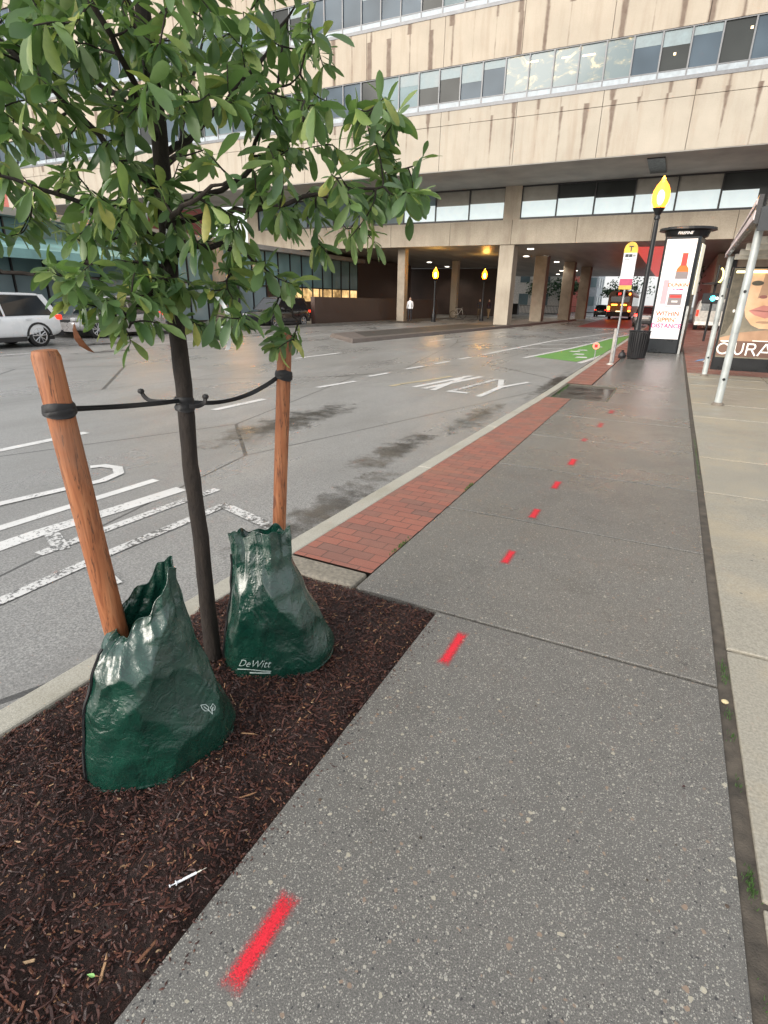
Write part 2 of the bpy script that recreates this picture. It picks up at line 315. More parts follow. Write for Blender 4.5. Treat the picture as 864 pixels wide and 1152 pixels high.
WARM = lamp('warm_light', (1, .74, .40), 1.5); WHITEL = lamp('white_light', (1, .93, .80), 3.5); SODIUM = lamp('sodium_globe', (1, .50, .06), 3.2); SODCORE = lamp('sodium_core', (1, .70, .18), 45)
q = M('lamp_glass', (1,.5,.1), .2).emit((1,.29,.02), 1.2); tp_ = q.n('ShaderNodeBsdfTransparent'); tp_.inputs[0].default_value = (1,.72,.35,1); mx = q.n('ShaderNodeMixShader'); mx.inputs[0].default_value = .45
q.link(q.b.outputs[0], mx.inputs[1]); q.link(tp_.outputs[0], mx.inputs[2]); q.link(mx.outputs[0], q.t.nodes['Material Output'].inputs[0]); GLOBE = q.m
REDL = lamp('red_light', (1, .03, .02), 5); ORL = lamp('orange_light', (1, .30, .03), 5); TEALL = lamp('teal_signal', (.05,.85,.9), 5)
TEAL = weathered('teal_canopy', (.20,.38,.38), .4, scale=1); BROWNW = weathered('brown_parapet', (.075,.05,.042), .5, scale=.7)
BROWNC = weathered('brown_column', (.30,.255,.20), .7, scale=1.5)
q = M('red_brick_wall'); br = q.n('ShaderNodeTexBrick'); q.link(q.map(q.co(), (1,1,1), rot=(R(90),0,0)), br.inputs['Vector']); br.inputs['Scale'].default_value = 1
br.inputs['Brick Width'].default_value = .6; br.inputs['Row Height'].default_value = .2; br.inputs['Mortar Size'].default_value = .015
br.inputs['Color1'].default_value = (.42,.105,.085,1); br.inputs['Color2'].default_value = (.30,.075,.06,1); br.inputs['Mortar'].default_value = (.25,.15,.12,1)
q.set('Base Color', br.outputs['Color']); q.set('Roughness', .8); REDB = q.m
TRIM = weathered('white_trim', (.7,.68,.64), .6)
PLANT = weathered('dark_ground_cover', (.045,.04,.035), .6, scale=3, bump=.6)

# ------------------------------------------------------------------ setting
RZ = -.13
def drift(Y): return .055*max(0, Y-9)           # the carriageway bends gently to the right with distance
g = MB(); g.quad((-600,-400,-.16), (600,-400,-.16), (600,900,-.16), (-600,900,-.16)); struct(g.build('ground', weathered('far_ground', (.10,.10,.095), .7, scale=.3)))
g = MB(); g.quad((-24.6,-30,RZ), (-1.9,-30,RZ), (.2,220,RZ), (-17,220,RZ)); struct(g.build('road', ASPHALT))
g = MB(); g.box(-2.05,-1.72,-30,2.6,-.4,0) if False else None
# kerb: separate granite stones with hairline joints
g = MB(); y = -6.3; random.seed(3)
while y < 60:
    L = random.uniform(1.5, 2.3); x1 = -1.935 + .02*max(0, y) if y < 10 else -1.735; x0 = x1-.15
    x1b = -1.935 + .02*max(0, y+L) if y+L < 10 else -1.735
    j = random.uniform(-.004, .004)
    g.add([(x0+j,y+.004,-.3),(x1+j,y+.004,-.3),(x1b+j,y+L-.004,-.3),(x1b-.15+j,y+L-.004,-.3),(x0+.012+j,y+.004,.002),(x1+j,y+.004,.002),(x1b+j,y+L-.004,.002),(x1b-.138+j,y+L-.004,.002)],
          [(0,3,2,1),(4,5,6,7),(0,1,5,4),(1,2,6,5),(2,3,7,6),(3,0,4,7)])
    y += L
struct(g.build('kerb', KERB, bevel=.012))
# sidewalk slabs
g = MB(); ys = [-4.9,-3.45,-2.0,-.55,.9-.03,2.32,3.79,5.22,6.68,8.15,9.72]
G = .011
def slab(x0, x1, y0, y1, z=0): g.box(x0+G, x1-G, y0+G, y1-G, z-.06, z)
for a, b in zip(ys[:-1], ys[1:]):
    if b <= -.5: slab(-.84, .452, a, b)
slab(-.84, .452, -.55, 2.32)                    # nearest slab is long and unjointed
for a, b in zip(ys[5:-1], ys[6:]): slab(-1.335, .452, a, b)
slab(-.76, .452, 9.72, 11.66)
y = 11.66
while y < 62: slab(-1.24, .452, y, y+1.62); y += 1.62
slab(-1.935, -.84, -4.9, -1.2)
struct(g.build('sidewalk', SIDEWALK, bevel=.004))
g = MB(); y = -3.85; k = 0
while y < 15.2:
    for x in (.485, 2.005, 3.525, 5.045): slab(x, x+1.52, y, min(y+1.3, 15.3), .004*((k*7+int(x)) % 3-1))
    y += 1.3; k += 1
struct(g.build('paved_forecourt', TAN, bevel=.005))
g = MB(); g.box(.50, 6.6, 15.31, 62, -.06, .002); struct(g.build('brick_forecourt', BRICKP))
g = MB(); g.box(-1.95, 6.6, -6, 62, -.30, -.05); struct(g.build('sidewalk_bed', weathered('joint_dirt', (.035,.028,.02), .9, scale=20)))
g = MB(); g.add([(-1.885,2.52,0),(-1.329,2.52,0),(-1.329,9.7,0),(-1.735,9.7,0)], [(0,1,2,3)]); g.add([(-1.735,11.7,0),(-1.25,11.7,0),(-1.25,62,0),(-1.735,62,0)], [(0,1,2,3)])
struct(g.build('brick_strip', BRICKP))
g = MB(); g.box(-1.90,-1.345,2.33,2.51,-.06,.003); struct(g.build('planting_bed_edge', weathered('bed_edge_stone', (.20,.18,.145), .6, scale=40, var=.4, bump=.4), bevel=.02))
g = MB(); g.box(.42,.52,-6,62,-.055,-.010); struct(g.build('joint_filler', weathered('joint_filler_dirt', (.075,.063,.05), .85, scale=14, var=.5, bump=1)))
# mulch bed
g = MB(); nx, ny = 60, 150; X0, X1, Y0, Y1 = -1.95, -.835, -1.25, 2.335
for j in range(ny+1):
    for i in range(nx+1):
        x = X0+(X1-X0)*i/nx; y = Y0+(Y1-Y0)*j/ny
        e = min(x-X0, X1-x, Y1-y, .1)/.1
        z = -.035 + .03*e + .055*noise.noise(Vector((x*2.6, y*2.6, 3))) *e + .012*noise.noise(Vector((x*11, y*11, 0))) + .01*noise.noise(Vector((x*34, y*34, 0)))
        g.v.append((x, y, z))
def mulch_z(x, y):
    e = max(0, min(x-X0, X1-x, Y1-y, .1))/.1
    return -.035 + .03*e + .055*noise.noise(Vector((x*2.6, y*2.6, 3)))*e + .012*noise.noise(Vector((x*11, y*11, 0)))
g.f = [(j*(nx+1)+i, j*(nx+1)+i+1, (j+1)*(nx+1)+i+1, (j+1)*(nx+1)+i) for j in range(ny) for i in range(nx)]; g.mi = [0]*len(g.f)
struct(g.build('planting_bed', SOIL, smooth=True))
g = MB(); random.seed(11)
for k in range(34000):
    x = random.uniform(X0+.01, X1-.008); y = Y1 - .008 - (Y1-.25)*random.random()**1.0 if random.random() < .9 else random.uniform(-1.2, .3)
    if y < 0.1 and x > -1.2: pass
    L = random.choice((.004,.006,.008,.010,.013,.018,.026))*random.uniform(.7,1.3) if random.random() < .985 else random.uniform(.04,.07); W = min(L*.45, random.uniform(.0025, .008)); T = random.uniform(.001, .003)
    z = mulch_z(x, y) + random.uniform(.002, .018)
    if X1-x < .03 or Y1-y < .03: z = min(z, .004); L = min(L, .015)
    mt = Matrix.Translation((x, y, z)) @ Matrix.Rotation(random.uniform(0, 6.28), 4, 'Z') @ Matrix.Rotation(random.gauss(0, .35), 4, 'Y') @ Matrix.Rotation(random.gauss(0, .5), 4, 'X')
    c1, c2 = random.uniform(.3, 1), random.uniform(.3, 1)
    vs = [mt @ Vector(v) for v in ((-L/2,-W/2*c1,0),(L/2,-W/2*c2,0),(L/2*c1,W/2,0),(-L/2*c2,W/2,0),(-L/2.3,-W/2.5,T),(L/2.3,-W/2.5,T),(L/2.5*c1,W/2.6,T),(-L/2.5*c2,W/2.6,T))]
    g.add(vs, [(4,5,6,7),(0,1,5,4),(1,2,6,5),(2,3,7,6),(3,0,4,7)])
for k in range(260):                            # crumbs spilt on to the slabs
    y = random.uniform(.2, 2.3); x = -.835 + abs(random.gauss(0, .035)); r_ = random.uniform(.001, .004); a = random.uniform(0, 3.1); c_, s_ = math.cos(a)*r_*2, math.sin(a)*r_*2
    g.add([(x-c_,y-s_,.0015),(x+s_*.4,y-c_*.4,.0015),(x+c_,y+s_,.0015),(x-s_*.4,y+c_*.4,.0015),(x,y,.004)], [(0,1,4),(1,2,4),(2,3,4),(3,0,4)])
tag(g.build('mulch', CHIP), 'dark brown shredded bark mulch filling the planting bed', 'mulch', kind='stuff')
# road markings
NST = [0]
def strip(gm, pts, w_, z=RZ+.004):
    NST[0] += 1; z += (NST[0] % 6)*.0008
    vs = []; fs = []
    for i, pnt in enumerate(pts):
        a = Vector(pts[max(i-1, 0)]); b = Vector(pts[min(i+1, len(pts)-1)]); t = (b-a).normalized(); nn = Vector((-t.y, t.x))
        c = Vector(pnt); vs += [(*(c+nn*w_/2), z), (*(c-nn*w_/2), z)]
    gm.add(vs, [(2*i, 2*i+1, 2*i+3, 2*i+2) for i in range(len(pts)-1)])
def mark(name, mat, fn): gm = MB(); fn(gm); return struct(gm.build(name, mat))
def f(gm):                                       # lane dashes
    for a, b in (((-6.42,2.9),(-6.38,4.35)), ((-6.1,6.3),(-6.07,7.5)), ((-6.04,9.1),(-5.86,10.3)), ((-5.99,11.1),(-5.9,12.0)), ((-5.89,12.9),(-5.76,13.8)), ((-5.74,14.6),(-5.66,15.5)), ((-5.61,16.2),(-5.54,17.1))): strip(gm, [a, b], .13)
    for y in (13.4, 22.6, 31.0, 40): strip(gm, [(-9.85+drift(y)*.85, y), (-9.85+drift(y+2.4)*.85, y+2.4)], .14)
    for y in (8.5, 14.5, 20.5, 26.5): strip(gm, [(-16.6, y), (-16.6, y+2)], .12)
mark('lane_marking', WHITEP, f)
def f(gm):
    strip(gm, [(-5.47,18.2),(-5.2,22.5),(-4.91,26.9),(-4.2,31.5),(-3.5,36.5),(-2.6,44)], .15)
    strip(gm, [(-4.05,17.9),(-3.75,20.2),(-3.42,23),(-3.1,26.5),(-2.83,31),(-2.1,37)], .15)
    for y in (21.5, 24.2, 27, 30): strip(gm, [(-5.2+.07*(y-22), y), (-3.6+.06*(y-22), y+1.1)], .16)
mark('bike_lane_line', WHITEP, f)
mark('bike_lane', GREENP, lambda gm: gm.add([(-3.95,18.6,RZ+.003),(-2.42,17.7,RZ+.003),(-1.98,21,RZ+.003),(-1.95,27,RZ+.003),(-2.0,36,RZ+.003),(-2.75,31,RZ+.003),(-3.34,23,RZ+.003),(-3.68,20.2,RZ+.003)], [tuple(range(8))]))
mark('bus_lane', REDP, lambda gm: gm.quad((-6.6,46,RZ+.003),(-2.9,46,RZ+.003),(-4.0,100,RZ+.003),(-8.6,100,RZ+.003)))
def f(gm):
    strip(gm, [(-2.28,17.3),(-1.93,21),(-1.93,30),(-1.93,44)], .16)
    for (x, y) in ((-2.75,20.5),(-2.9,22.4),(-3.05,21.6),(-2.5,19.3),(-2.6,24.6)): gm.quad((x-.18,y-.28,RZ+.007),(x+.2,y-.14,RZ+.007),(x+.12,y+.3,RZ+.007),(x-.15,y+.2,RZ+.007))
mark('bike_symbol', WHITEP, f)
def f(gm):                                       # nearest painted letters, long strokes running along the road
    strip(gm, [(-4.78,1.0),(-4.70,2.34),(-4.60,2.8),(-4.52,3.15),(-4.58,3.38),(-4.75,3.5),(-4.93,3.48),(-5.0,3.38)], .10)
    strip(gm, [(-4.22,.6),(-4.19,2.06),(-4.12,3.42)], .10)
    strip(gm, [(-3.88,.6),(-3.86,2.1),(-3.78,2.7),(-3.72,3.35)], .15)
mark('lane_lettering', WHITEP, f)
def f(gm):
    strip(gm, [(-3.52,1.9),(-3.47,3.0),(-3.43,3.5)], .09)
    strip(gm, [(-3.14,.2),(-3.12,1.42),(-3.13,2.15),(-3.09,3.24)], .09); strip(gm, [(-3.13,3.22),(-2.42,3.02)], .10)
    strip(gm, [(-3.10,1.98),(-2.72,1.85)], .10); strip(gm, [(-3.82,2.18),(-3.45,2.02)], .10)
mark('worn_lettering', WHITEW, f)
def f(gm):                                       # ONLY
    strip(gm, [(-4.47,10.25),(-4.05,12.65)], .13)
    strip(gm, [(-4.22,10.15),(-3.80,12.65)], .15)
    strip(gm, [(-3.99,10.05),(-4.12,12.5)], .12)
    strip(gm, [(-3.27,10.1),(-3.70,10.12)], .16)
    strip(gm, [(-2.98,9.8),(-2.95,11.2),(-2.62,12.3)], .12); strip(gm, [(-2.95,11.2),(-3.26,12.4)], .12)
mark('only_lettering', WHITEP, f)
mark('worn_letter', YELP, lambda gm: (strip(gm, [(-4.92,10.1),(-4.84,10.6),(-4.62,11.3),(-4.42,12.3)], .12)))
mark('faded_letter', WHITEW, lambda gm: (strip(gm, [(-3.64,10.1),(-3.36,12.4)], .12)))
# puddles in the gutter
q = M('puddle_water', (.060,.054,.046), .10); n = q.noise(9, 5, .7); q.set('Roughness', q.ramp(n, [(.4,.06),(.7,.25)]))
ds = q.math('MULTIPLY_ADD', q.math('SUBTRACT', 1.0, q.xyz(q.n('ShaderNodeVertexColor', layer_name='edge').outputs['Color'])[0]), 1.0, q.math('MULTIPLY', q.math('SUBTRACT', q.noise(3.5, 6, .75), .5), 2.6)); q.set('Alpha', q.ramp(ds, [(.30,0),(.85,.72)])); PUD = q.m
random.seed(4)
for cx, cy, rx, ry in ((-2.12,12.6,.26,3.4),(-2.42,8.0,.30,2.2),(-2.62,5.6,.32,1.5),(-2.3,3.6,.36,1.5),(-4.6,6.2,.6,2.2),(-17.9,13.4,.7,2.6),(-15.4,11.9,.45,2.0)):
    n = 24; vs = [(cx, cy, RZ+.0095)] + [(cx+rx*math.cos(2*math.pi*k/n), cy+ry*math.sin(2*math.pi*k/n), RZ+.0095) for k in range(n)]
    me = bpy.data.meshes.new('puddle'); me.from_pydata(vs, [], [(0, 1+k, 1+(k+1) % n) for k in range(n)]); ca = me.color_attributes.new('edge', 'FLOAT_COLOR', 'POINT')
    for k in range(n+1): ca.data[k].color = (0,0,0,1) if k == 0 else (1,1,1,1)
    me.materials.append(PUD); o = bpy.data.objects.new('puddle', me); C.objects.link(o); struct(o)

# sidewalk utility pit
t = thing('utility_cover', 'recessed wet concrete pit cover with grassy edges, set in the sidewalk beside the brick strip', 'utility cover', (-1.22,10.68,0))
g = MB(); g.box(-.46,.44,-.93,.93,-.048,-.022); g.build('cover_slab', weathered('wet_pit_concrete', (.045,.042,.038), .18, scale=3), t)
g = MB()
for a in ((-.50,-.46,-.96,.96),(.44,.47,-.96,.96),(-.46,.44,-.96,-.93),(-.46,.44,.93,.96)): g.box(*a, -.06, .001)
g.build('rim', weathered('pit_rim', (.10,.09,.07), .6, scale=8), t)
# red spray dashes
for k, (x, y, L, wd, rot, lab) in enumerate(((-.645,.66,.235,.043,0,'largest red spray dash on the sidewalk, beside the mulch near the bottom edge'), (-.645,2.05,.27,.042,0,'red spray dash on the sidewalk just right of the far corner of the mulch bed'),
        (-.67,3.13,.21,.045,0,'red spray dash beside the near end of the brick strip, third of the row'), (-.69,3.98,.22,.05,0,'fourth red spray dash counted from the bottom of the photo'), (-.675,4.78,.24,.05,0,'fifth red spray dash counted from the bottom of the photo'),
        (-.67,5.63,.26,.06,0,'sixth red spray dash, right beside a pinkish wet patch'), (-.70,6.7,.2,.06,0,'seventh, faint red spray dash along the sidewalk'), (-.63,7.7,.35,.07,0,'eighth red spray dash, small and faint'), (-.6,8.8,.35,.07,0,'farthest red spray dash, just before the recessed pit cover'))):
    me = bpy.data.meshes.new('spray_dash'); nseg = 1
    me.from_pydata([(-wd*.85,-L*.56,0),(wd*.85,-L*.56,0),(wd*.85,L*.56,0),(-wd*.85,L*.56,0)], [], [(0,1,2,3)]); uv = me.uv_layers.new(name='uv')
    for li, c in enumerate(((0,0),(1,0),(1,1),(0,1))): uv.data[li].uv = c
    me.materials.append(SPRAY if k < 6 else SPRAYF); o = bpy.data.objects.new('spray_dash', me); C.objects.link(o); o.location = (x, y, .003); o.rotation_euler = (0,0,rot)
    tag(o, lab, 'paint mark', 'red spray dashes along the sidewalk')
# median and far side
g = MB(); g.add([(-14.2,22.5,-.13),(-11.3,19.6,-.13),(-10.1,40,-.13),(-9.0,62,-.13),(-13.0,62,-.13),(-13.6,40,-.13)]+[(-14.1,22.6,.03),(-11.4,19.8,.03),(-10.2,40,.03),(-9.1,62,.03),(-12.9,62,.03),(-13.5,40,.03)],
    [(6,7,8,9,10,11)]+[(i,(i+1)%6,(i+1)%6+6,i+6) for i in range(6)]); struct(g.build('median', weathered('median_kerb', (.12,.10,.09), .5, scale=4), bevel=.03))
g = MB(); g.add([(-13.7,24,.034),(-11.75,21.5,.034),(-10.5,38.6,.034),(-13.1,38.6,.034)], [(0,1,2,3)]); struct(g.build('median_paving', PLANT))
g = MB(); g.box(-60,-21.9,-30,19,-.3,0); g.box(-60,-20.3,19,130,-.3,0); struct(g.build('far_sidewalk', weathered('far_pavement', (.20,.195,.18), .4, scale=1.5)))
# weeds in the joint
g = MB(); random.seed(5)
for cy, nb in ((2.42,50),(2.5,40),(2.15,30),(2.02,24),(1.42,70),(1.38,40),(1.80,18),(6.2,60),(6.6,60),(7.2,60),(5.9,50),(1.1,10)):
    for _ in range(nb):
        x = random.gauss(.473, .007); y = random.gauss(cy, .025 if cy < 5 else .18); a = random.uniform(0, 6.28); h = random.uniform(.002, .010); s = .0022
        g.add([(x-s*math.cos(a), y-s*math.sin(a), -.02),(x+s*math.cos(a), y+s*math.sin(a), -.02),(x+.006*math.sin(a), y+.006*math.cos(a), h)], [(0,1,2)])
for _ in range(500):
    s = random.random(); x, y = ((-.76+random.gauss(0,.012), random.uniform(9.75,11.6)) if s < .5 else (random.uniform(-1.7,-.76), 9.73+random.gauss(0,.015)) if s < .75 else (-1.67+random.gauss(0,.02), random.uniform(9.9,11.6)))
    a = random.uniform(0, 6.28); g.add([(x-.008*math.cos(a),y-.008*math.sin(a),-.02),(x+.008*math.cos(a),y+.008*math.sin(a),-.02),(x,y,random.uniform(-.004,.008))], [(0,1,2)])
for (cx, cy) in ((-1.34,4.35),(-1.34,2.95)):
    for _ in range(60):
        x = random.gauss(cx,.008); y = random.gauss(cy,.07); a = random.uniform(0,6.28); g.add([(x-.004*math.cos(a),y-.004*math.sin(a),0),(x+.004*math.cos(a),y+.004*math.sin(a),0),(x,y,random.uniform(.005,.018))], [(0,1,2)])
q = M('weed', (.05,.12,.025), .6); tag(g.build('moss_and_weeds', q.m), 'moss and small weeds growing in the pavement joints', 'weeds', kind='stuff')

# ------------------------------------------------------------------ the big concrete building
t = thing('concrete_office_building', 'large cream concrete office building with ribbon windows bridging the street', 'building', (-11,36,0))
def P(gm, name, mat, **k): o = gm.build(name, mat, None, **k); o.parent = t; o.matrix_parent_inverse = Matrix.Translation((11,-36,0)); return o
BX0, BX1 = -55.5, 26
F = 34.4
JX = [-55.5,-50.3,-45.9,-41.5,-37,-32.6,-28.2,-23.4,-18.8,-13.95,-9.6,-5.2,-1.05,3.4,7.8,12.2,16.6,21,26]
def facade_row(z0, z1, y=F, th=.35, gap=.025, xs=JX):
    gm = MB()
    for a, b in zip(xs[:-1], xs[1:]): gm.box(a+gap/2, b-gap/2, y, y+th, z0, z1)
    return gm
gm = facade_row(8.6, 10.81); gm2 = facade_row(10.835, 11.5); gm.add(gm2.v, gm2.f); P(gm, 'wall_panels', PANELL)
rows = [(11.5, 13.58, 15.82), (15.82, 17.9, 20.1), (20.1, 22.2, 24.4), (24.4, 26.5, 29)]
for i, (s0, w1, p1) in enumerate(rows):
    P(facade_row(w1, p1), 'wall_panels', PANEL)
    gm = MB(); gm.box(BX0, BX1, F-.03, F+.30, s0, s0+.16); P(gm, 'sill_band', MULL)
gm = MB(); gm.box(BX0+.05, BX1-.05, F+.34, 39.99, 8.62, 29); P(gm, 'inner_core', SOFFIT)
gm = MB(); gm.box(BX0, BX1, F+.02, 40.3, 8.56, 8.61); gm.box(-33, BX1, 40.3, 88, 8.56, 8.63); P(gm, 'soffit', SOFFIT)
gm = MB(); gm.box(-2.75,-1.9,35.2,38.9,8.50,8.558); P(gm, 'soffit_grille', DARKM)
gm = MB(); gm.box(BX0-.02, BX1, F-.02, 89, 29, 29.5); P(gm, 'roof', SOFFIT)
# windows as parts
nwin = 0; random.seed(21); stuffw = MB(); stuffw_s = MB()
def window(x0, x1, s0, z1, mat, lit=False, y=F):
    fr = MB(); wd = .035
    fr.box(x0, x0+wd, y+.03, y+.16, s0+.16, z1); fr.box(x1-wd, x1, y+.03, y+.16, s0+.16, z1); fr.box(x0+wd, x1-wd, y+.03, y+.14, z1-.05, z1); fr.box(x0+wd, x1-wd, y+.03, y+.14, s0+.42, s0+.46)
    o = P(fr, 'window', MULL)
    def sub(gm, name, m_):
        c = gm.build(name, m_, None); c.parent = o; c.matrix_parent_inverse = o.matrix_world.inverted() if False else Matrix.Identity(4); return c
    g1 = MB(); g1.box(x0+wd, x1-wd, y+.10, y+.12, s0+.46, z1-.05); sub(g1, 'pane', mat)
    g2 = MB(); g2.box(x0+wd, x1-wd, y+.05, y+.09, s0+.16, s0+.42); sub(g2, 'sill_panel', SILL)
    return o
allx = []
x = -10.4 - MOD*36
while x < BX1-1.3: allx.append(x); x += MOD
for ri, (s0, w1, p1) in enumerate(rows):
    for x in allx:
        r_ = random.random(); mat = GLASS if r_ < .5 else GLASS2 if r_ < .78 else GLASSD
        if ri < 2 and x > -32 and x < 4.5 and nwin < 80:
            lit = ri == 0 and -10.6 < x < -4.9
            if lit: mat = LITPANE
            window(x, x+MOD, s0, w1, mat); nwin += 1
        else:
            stuffw.cur = {GLASS: 0, GLASS2: 1, GLASSD: 2}[mat]; stuffw.box(x+.035, x+MOD-.035, F+.1, F+.12, s0+.46, w1-.05)
            stuffw.cur = 3; stuffw.box(x+.035, x+MOD-.035, F+.05, F+.09, s0+.16, s0+.42); stuffw.cur = 4
            stuffw.box(x-.035, x+.035, F+.03, F+.15, s0+.16, w1)
        if ri in (0, 1) and x > -32 and random.random() < .55 and not (ri == 0 and -10.6 < x < -4.9):   # roller blinds, drawn partly down
            h = random.uniform(.3, .8); stuffw.cur = 5; stuffw.box(x+.05, x+MOD-.05, F+.092, F+.098, w1-.06-h, w1-.06)
P(stuffw, 'window', [GLASS, GLASS2, GLASSD, SILL, MULL, weathered('blind_fabric', (.19,.25,.27), .4, scale=2)])['kind'] = 'stuff'
# a lit room seen through the ribbon windows: ceiling lights against the panes
for x, z, rx, rz_ in ((-9.0,13.2,.30,.035),(-7.3,13.15,.22,.03),(-6.2,13.1,.30,.035),(-2.25,12.6,.05,.05),(.75,13.15,.05,.05)):
    gm = MB(); gm.box(x-rx, x+rx, F+.088, F+.096, z-rz_, z+rz_); P(gm, 'room_light', WARM)
# lower storey: window strip, fascia, ceiling
LX0 = -33
def wall(gm, x0, x1, z0, z1): gm.box(x0, x1, 40, 40.4, z0, z1)
gm = MB(); js = [LX0,-28.6,-24.2,-19.7,-15.1,-10.75,-6.57,-2.2,2.16,6.5,10.9,15.3,20,BX1]
for a, b in zip(js[:-1], js[1:]): gm.box(a+.012, b-.012, 39.9, 40.4, 5.14, 6.60)
P(gm, 'fascia', BEIGE)
for a, b in [(-33,-31.9),(-22.3,-21.2),(-11.4,-10.3),(5.6,6.7),(17,18)]:
    gm = MB(); gm.box(a, b, 39.93, 40.5, 6.60, 8.56); P(gm, 'pier', BEIGE)
for (a, b) in ((-31.9,-22.3),(-21.2,-11.4),(-10.3,5.6),(6.7,17)):
    n = round((b-a)/2.2); s = (b-a)/n
    fr = MB(); fr.box(a, b, 40.0, 40.2, 6.60, 6.72); fr.box(a, b, 40.0, 40.2, 8.48, 8.56)
    for k in range(n+1): fr.box(a+k*s-.035 if k else a, a+k*s+.035 if k < n else b, 39.99, 40.18, 6.72, 8.48)
    o = P(fr, 'window_frame', DARKM)
    for k in range(n):
        x0, x1 = a+k*s+.035, a+(k+1)*s-.035; r_ = random.random()
        if x1 > -16:
            gm = MB(); gm.box(x0, x1, 40.12, 40.14, 6.72, 8.48); c = gm.build('pane', GLASSD if r_ < .35 else GREYB); c.parent = o
        else: gm = MB(); gm.box(x0, x1, 40.12, 40.14, 6.72, 8.48); c = gm.build('pane', GLASS2); c.parent = o
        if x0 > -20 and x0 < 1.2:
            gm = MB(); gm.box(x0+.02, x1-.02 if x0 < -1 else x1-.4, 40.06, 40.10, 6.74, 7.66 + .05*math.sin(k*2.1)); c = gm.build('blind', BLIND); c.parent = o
gm = MB(); gm.box(LX0, BX1, 40.4, 88, 5.16, 5.3); P(gm, 'underpass_ceiling', CEIL)
gm = MB(); gm.box(-3.3, .6, 44, 87.9, 5.10, 5.155); P(gm, 'red_glow_sheet', REDGLOW)  # added thin sheet that paints a red glow under the ceiling
gm = MB(); gm.box(LX0, BX1, 40.5, 88, 5.3, 8.56); P(gm, 'storey_core', SOFFIT)
for x, y in ((-11.0,40.5),(-10.75,50.5),(-9.75,58.3),(-9.3,66),(6.0,40.5),(6.0,58)):
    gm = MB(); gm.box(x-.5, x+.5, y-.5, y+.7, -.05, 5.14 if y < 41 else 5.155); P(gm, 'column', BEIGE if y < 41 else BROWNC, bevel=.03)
for x, y in ((-10.25,43.7),(-12.1,50.3),(-10.5,50.3),(-12.4,57.4),(-10.9,57.5),(-11.2,65.2),(-13.1,72.7),(-11.5,72.8),(-11.8,81),(-23.2,55.9),(-24.0,63.1),(-24.7,70.8),(-25.4,78.5),(-13.8,64.5),(-15,81)):
    gm = MB(); gm.lathe([(.23, 0), (.23, -.03), (.18, -.035)], 20, (x, y, 5.158)); P(gm, 'downlight', WHITEL)
    ld = bpy.data.lights.new('downlight_glow', 'SPOT'); ld.energy = 190; ld.spot_size = R(150); ld.spot_blend = .6; ld.color = (1,.90,.76); ld.shadow_soft_size = .15; lo = bpy.data.objects.new('glow', ld); C.objects.link(lo); lo.location = (x, y, 5.10); lo.parent = t; lo.matrix_parent_inverse = Matrix.Translation((11,-36,0))
# right-hand wall under the building
gm = MB(); gm.box(3.2, BX1, 48, 48.5, -.05, 5.16); P(gm, 'back_wall', BEIGE)
gm = MB(); gm.box(2.0, 3.0, 50, 88, -.05, 5.1); P(gm, 'side_wall', BROWNC)
gm = MB(); gm.box(-33, -27, 48, 60, -.05, 5.1); gm.box(-32,-18.6,66,66.4,-.05,5.1); P(gm, 'dark_core', BROWNW)

# low glass-fronted hall with lit windows, behind the parapet
h = thing('glass_fronted_hall', 'low hall with blue-grey glass, lit strip window and teal canopy on the far side', 'building', (-27,30,0))
def H(gm, name, mat, **k): o = gm.build(name, mat); o.parent = h; o.matrix_parent_inverse = Matrix.Translation((27,-30,0)); return o
gm = MB(); gm.box(-34,-26.2,13,47.9,4.6,4.9); H(gm, 'roof', SOFFIT)
gm = MB(); gm.box(-33.9,-27.0,13.2,47.8,-.02,4.6); H(gm, 'wall', BROWNW)
gm = MB(); y = 13.2
while y < 47: gm.box(-27,-26.9,y+.03,y+1.45,2.35,4.58); y += 1.5
H(gm, 'upper_glass', glass('teal_glass', (.20,.33,.35)))
gm = MB(); y = 13.2
while y < 34: gm.box(-27,-26.9,y+.03,y+1.45,.1,2.25); y += 1.5
H(gm, 'lower_glass', glass('grey_glass', (.27,.36,.40)))
gm = MB(); gm.box(-27,-26.92,37.5,41.2,1.3,2.3); gm.box(-27,-26.92,41.5,47.6,1.1,2.3); H(gm, 'lit_window', LITROOM)
gm = MB(); y = 13.2
while y < 47: gm.box(-26.98,-26.82,y-.03,y+.03,.0,4.6); y += 1.5
gm.box(-26.98,-26.82,13.2,47.6,2.26,2.34); H(gm, 'mullion', DARKM)
gm = MB(); gm.add([(-27,11.5,3.3),(-23.6,11.5,2.8),(-23.6,23,2.8),(-27,23,3.3),(-27,11.5,3.9),(-23.6,11.5,3.15),(-23.6,23,3.15),(-27,23,3.9)], [(0,3,2,1),(4,5,6,7),(0,1,5,4),(1,2,6,5),(2,3,7,6),(3,0,4,7)]); H(gm, 'canopy', TEAL)
gm = MB(); gm.box(-34,-27,-12,12.8,0,4.2); H(gm, 'side_wing', weathered('pale_hall_wall', (.34,.36,.36), .6, scale=1))
gm = MB()
for y in (28.5,): gm.box(-26.6,-26.1,y,y+.6,0,4.6)
H(gm, 'pillar', BEIGE)
g = MB(); g.box(-20.9,-20.6,31,52,-.02,1.62); tag(g.build('parapet_wall', BROWNW), 'dark brown parapet wall on the far sidewalk under the building', 'wall')
for x, y, lab in ((-19.3,41.3,'brown column standing before the parapet wall'),(-19.8,54.5,'pale slim column at the far end of the parapet wall')):
    g = MB(); g.box(x-.3,x+.3,y-.3,y+.3,-.02,5.15); tag(g.build('column', BROWNC if y < 50 else BEIGE), lab, 'column')

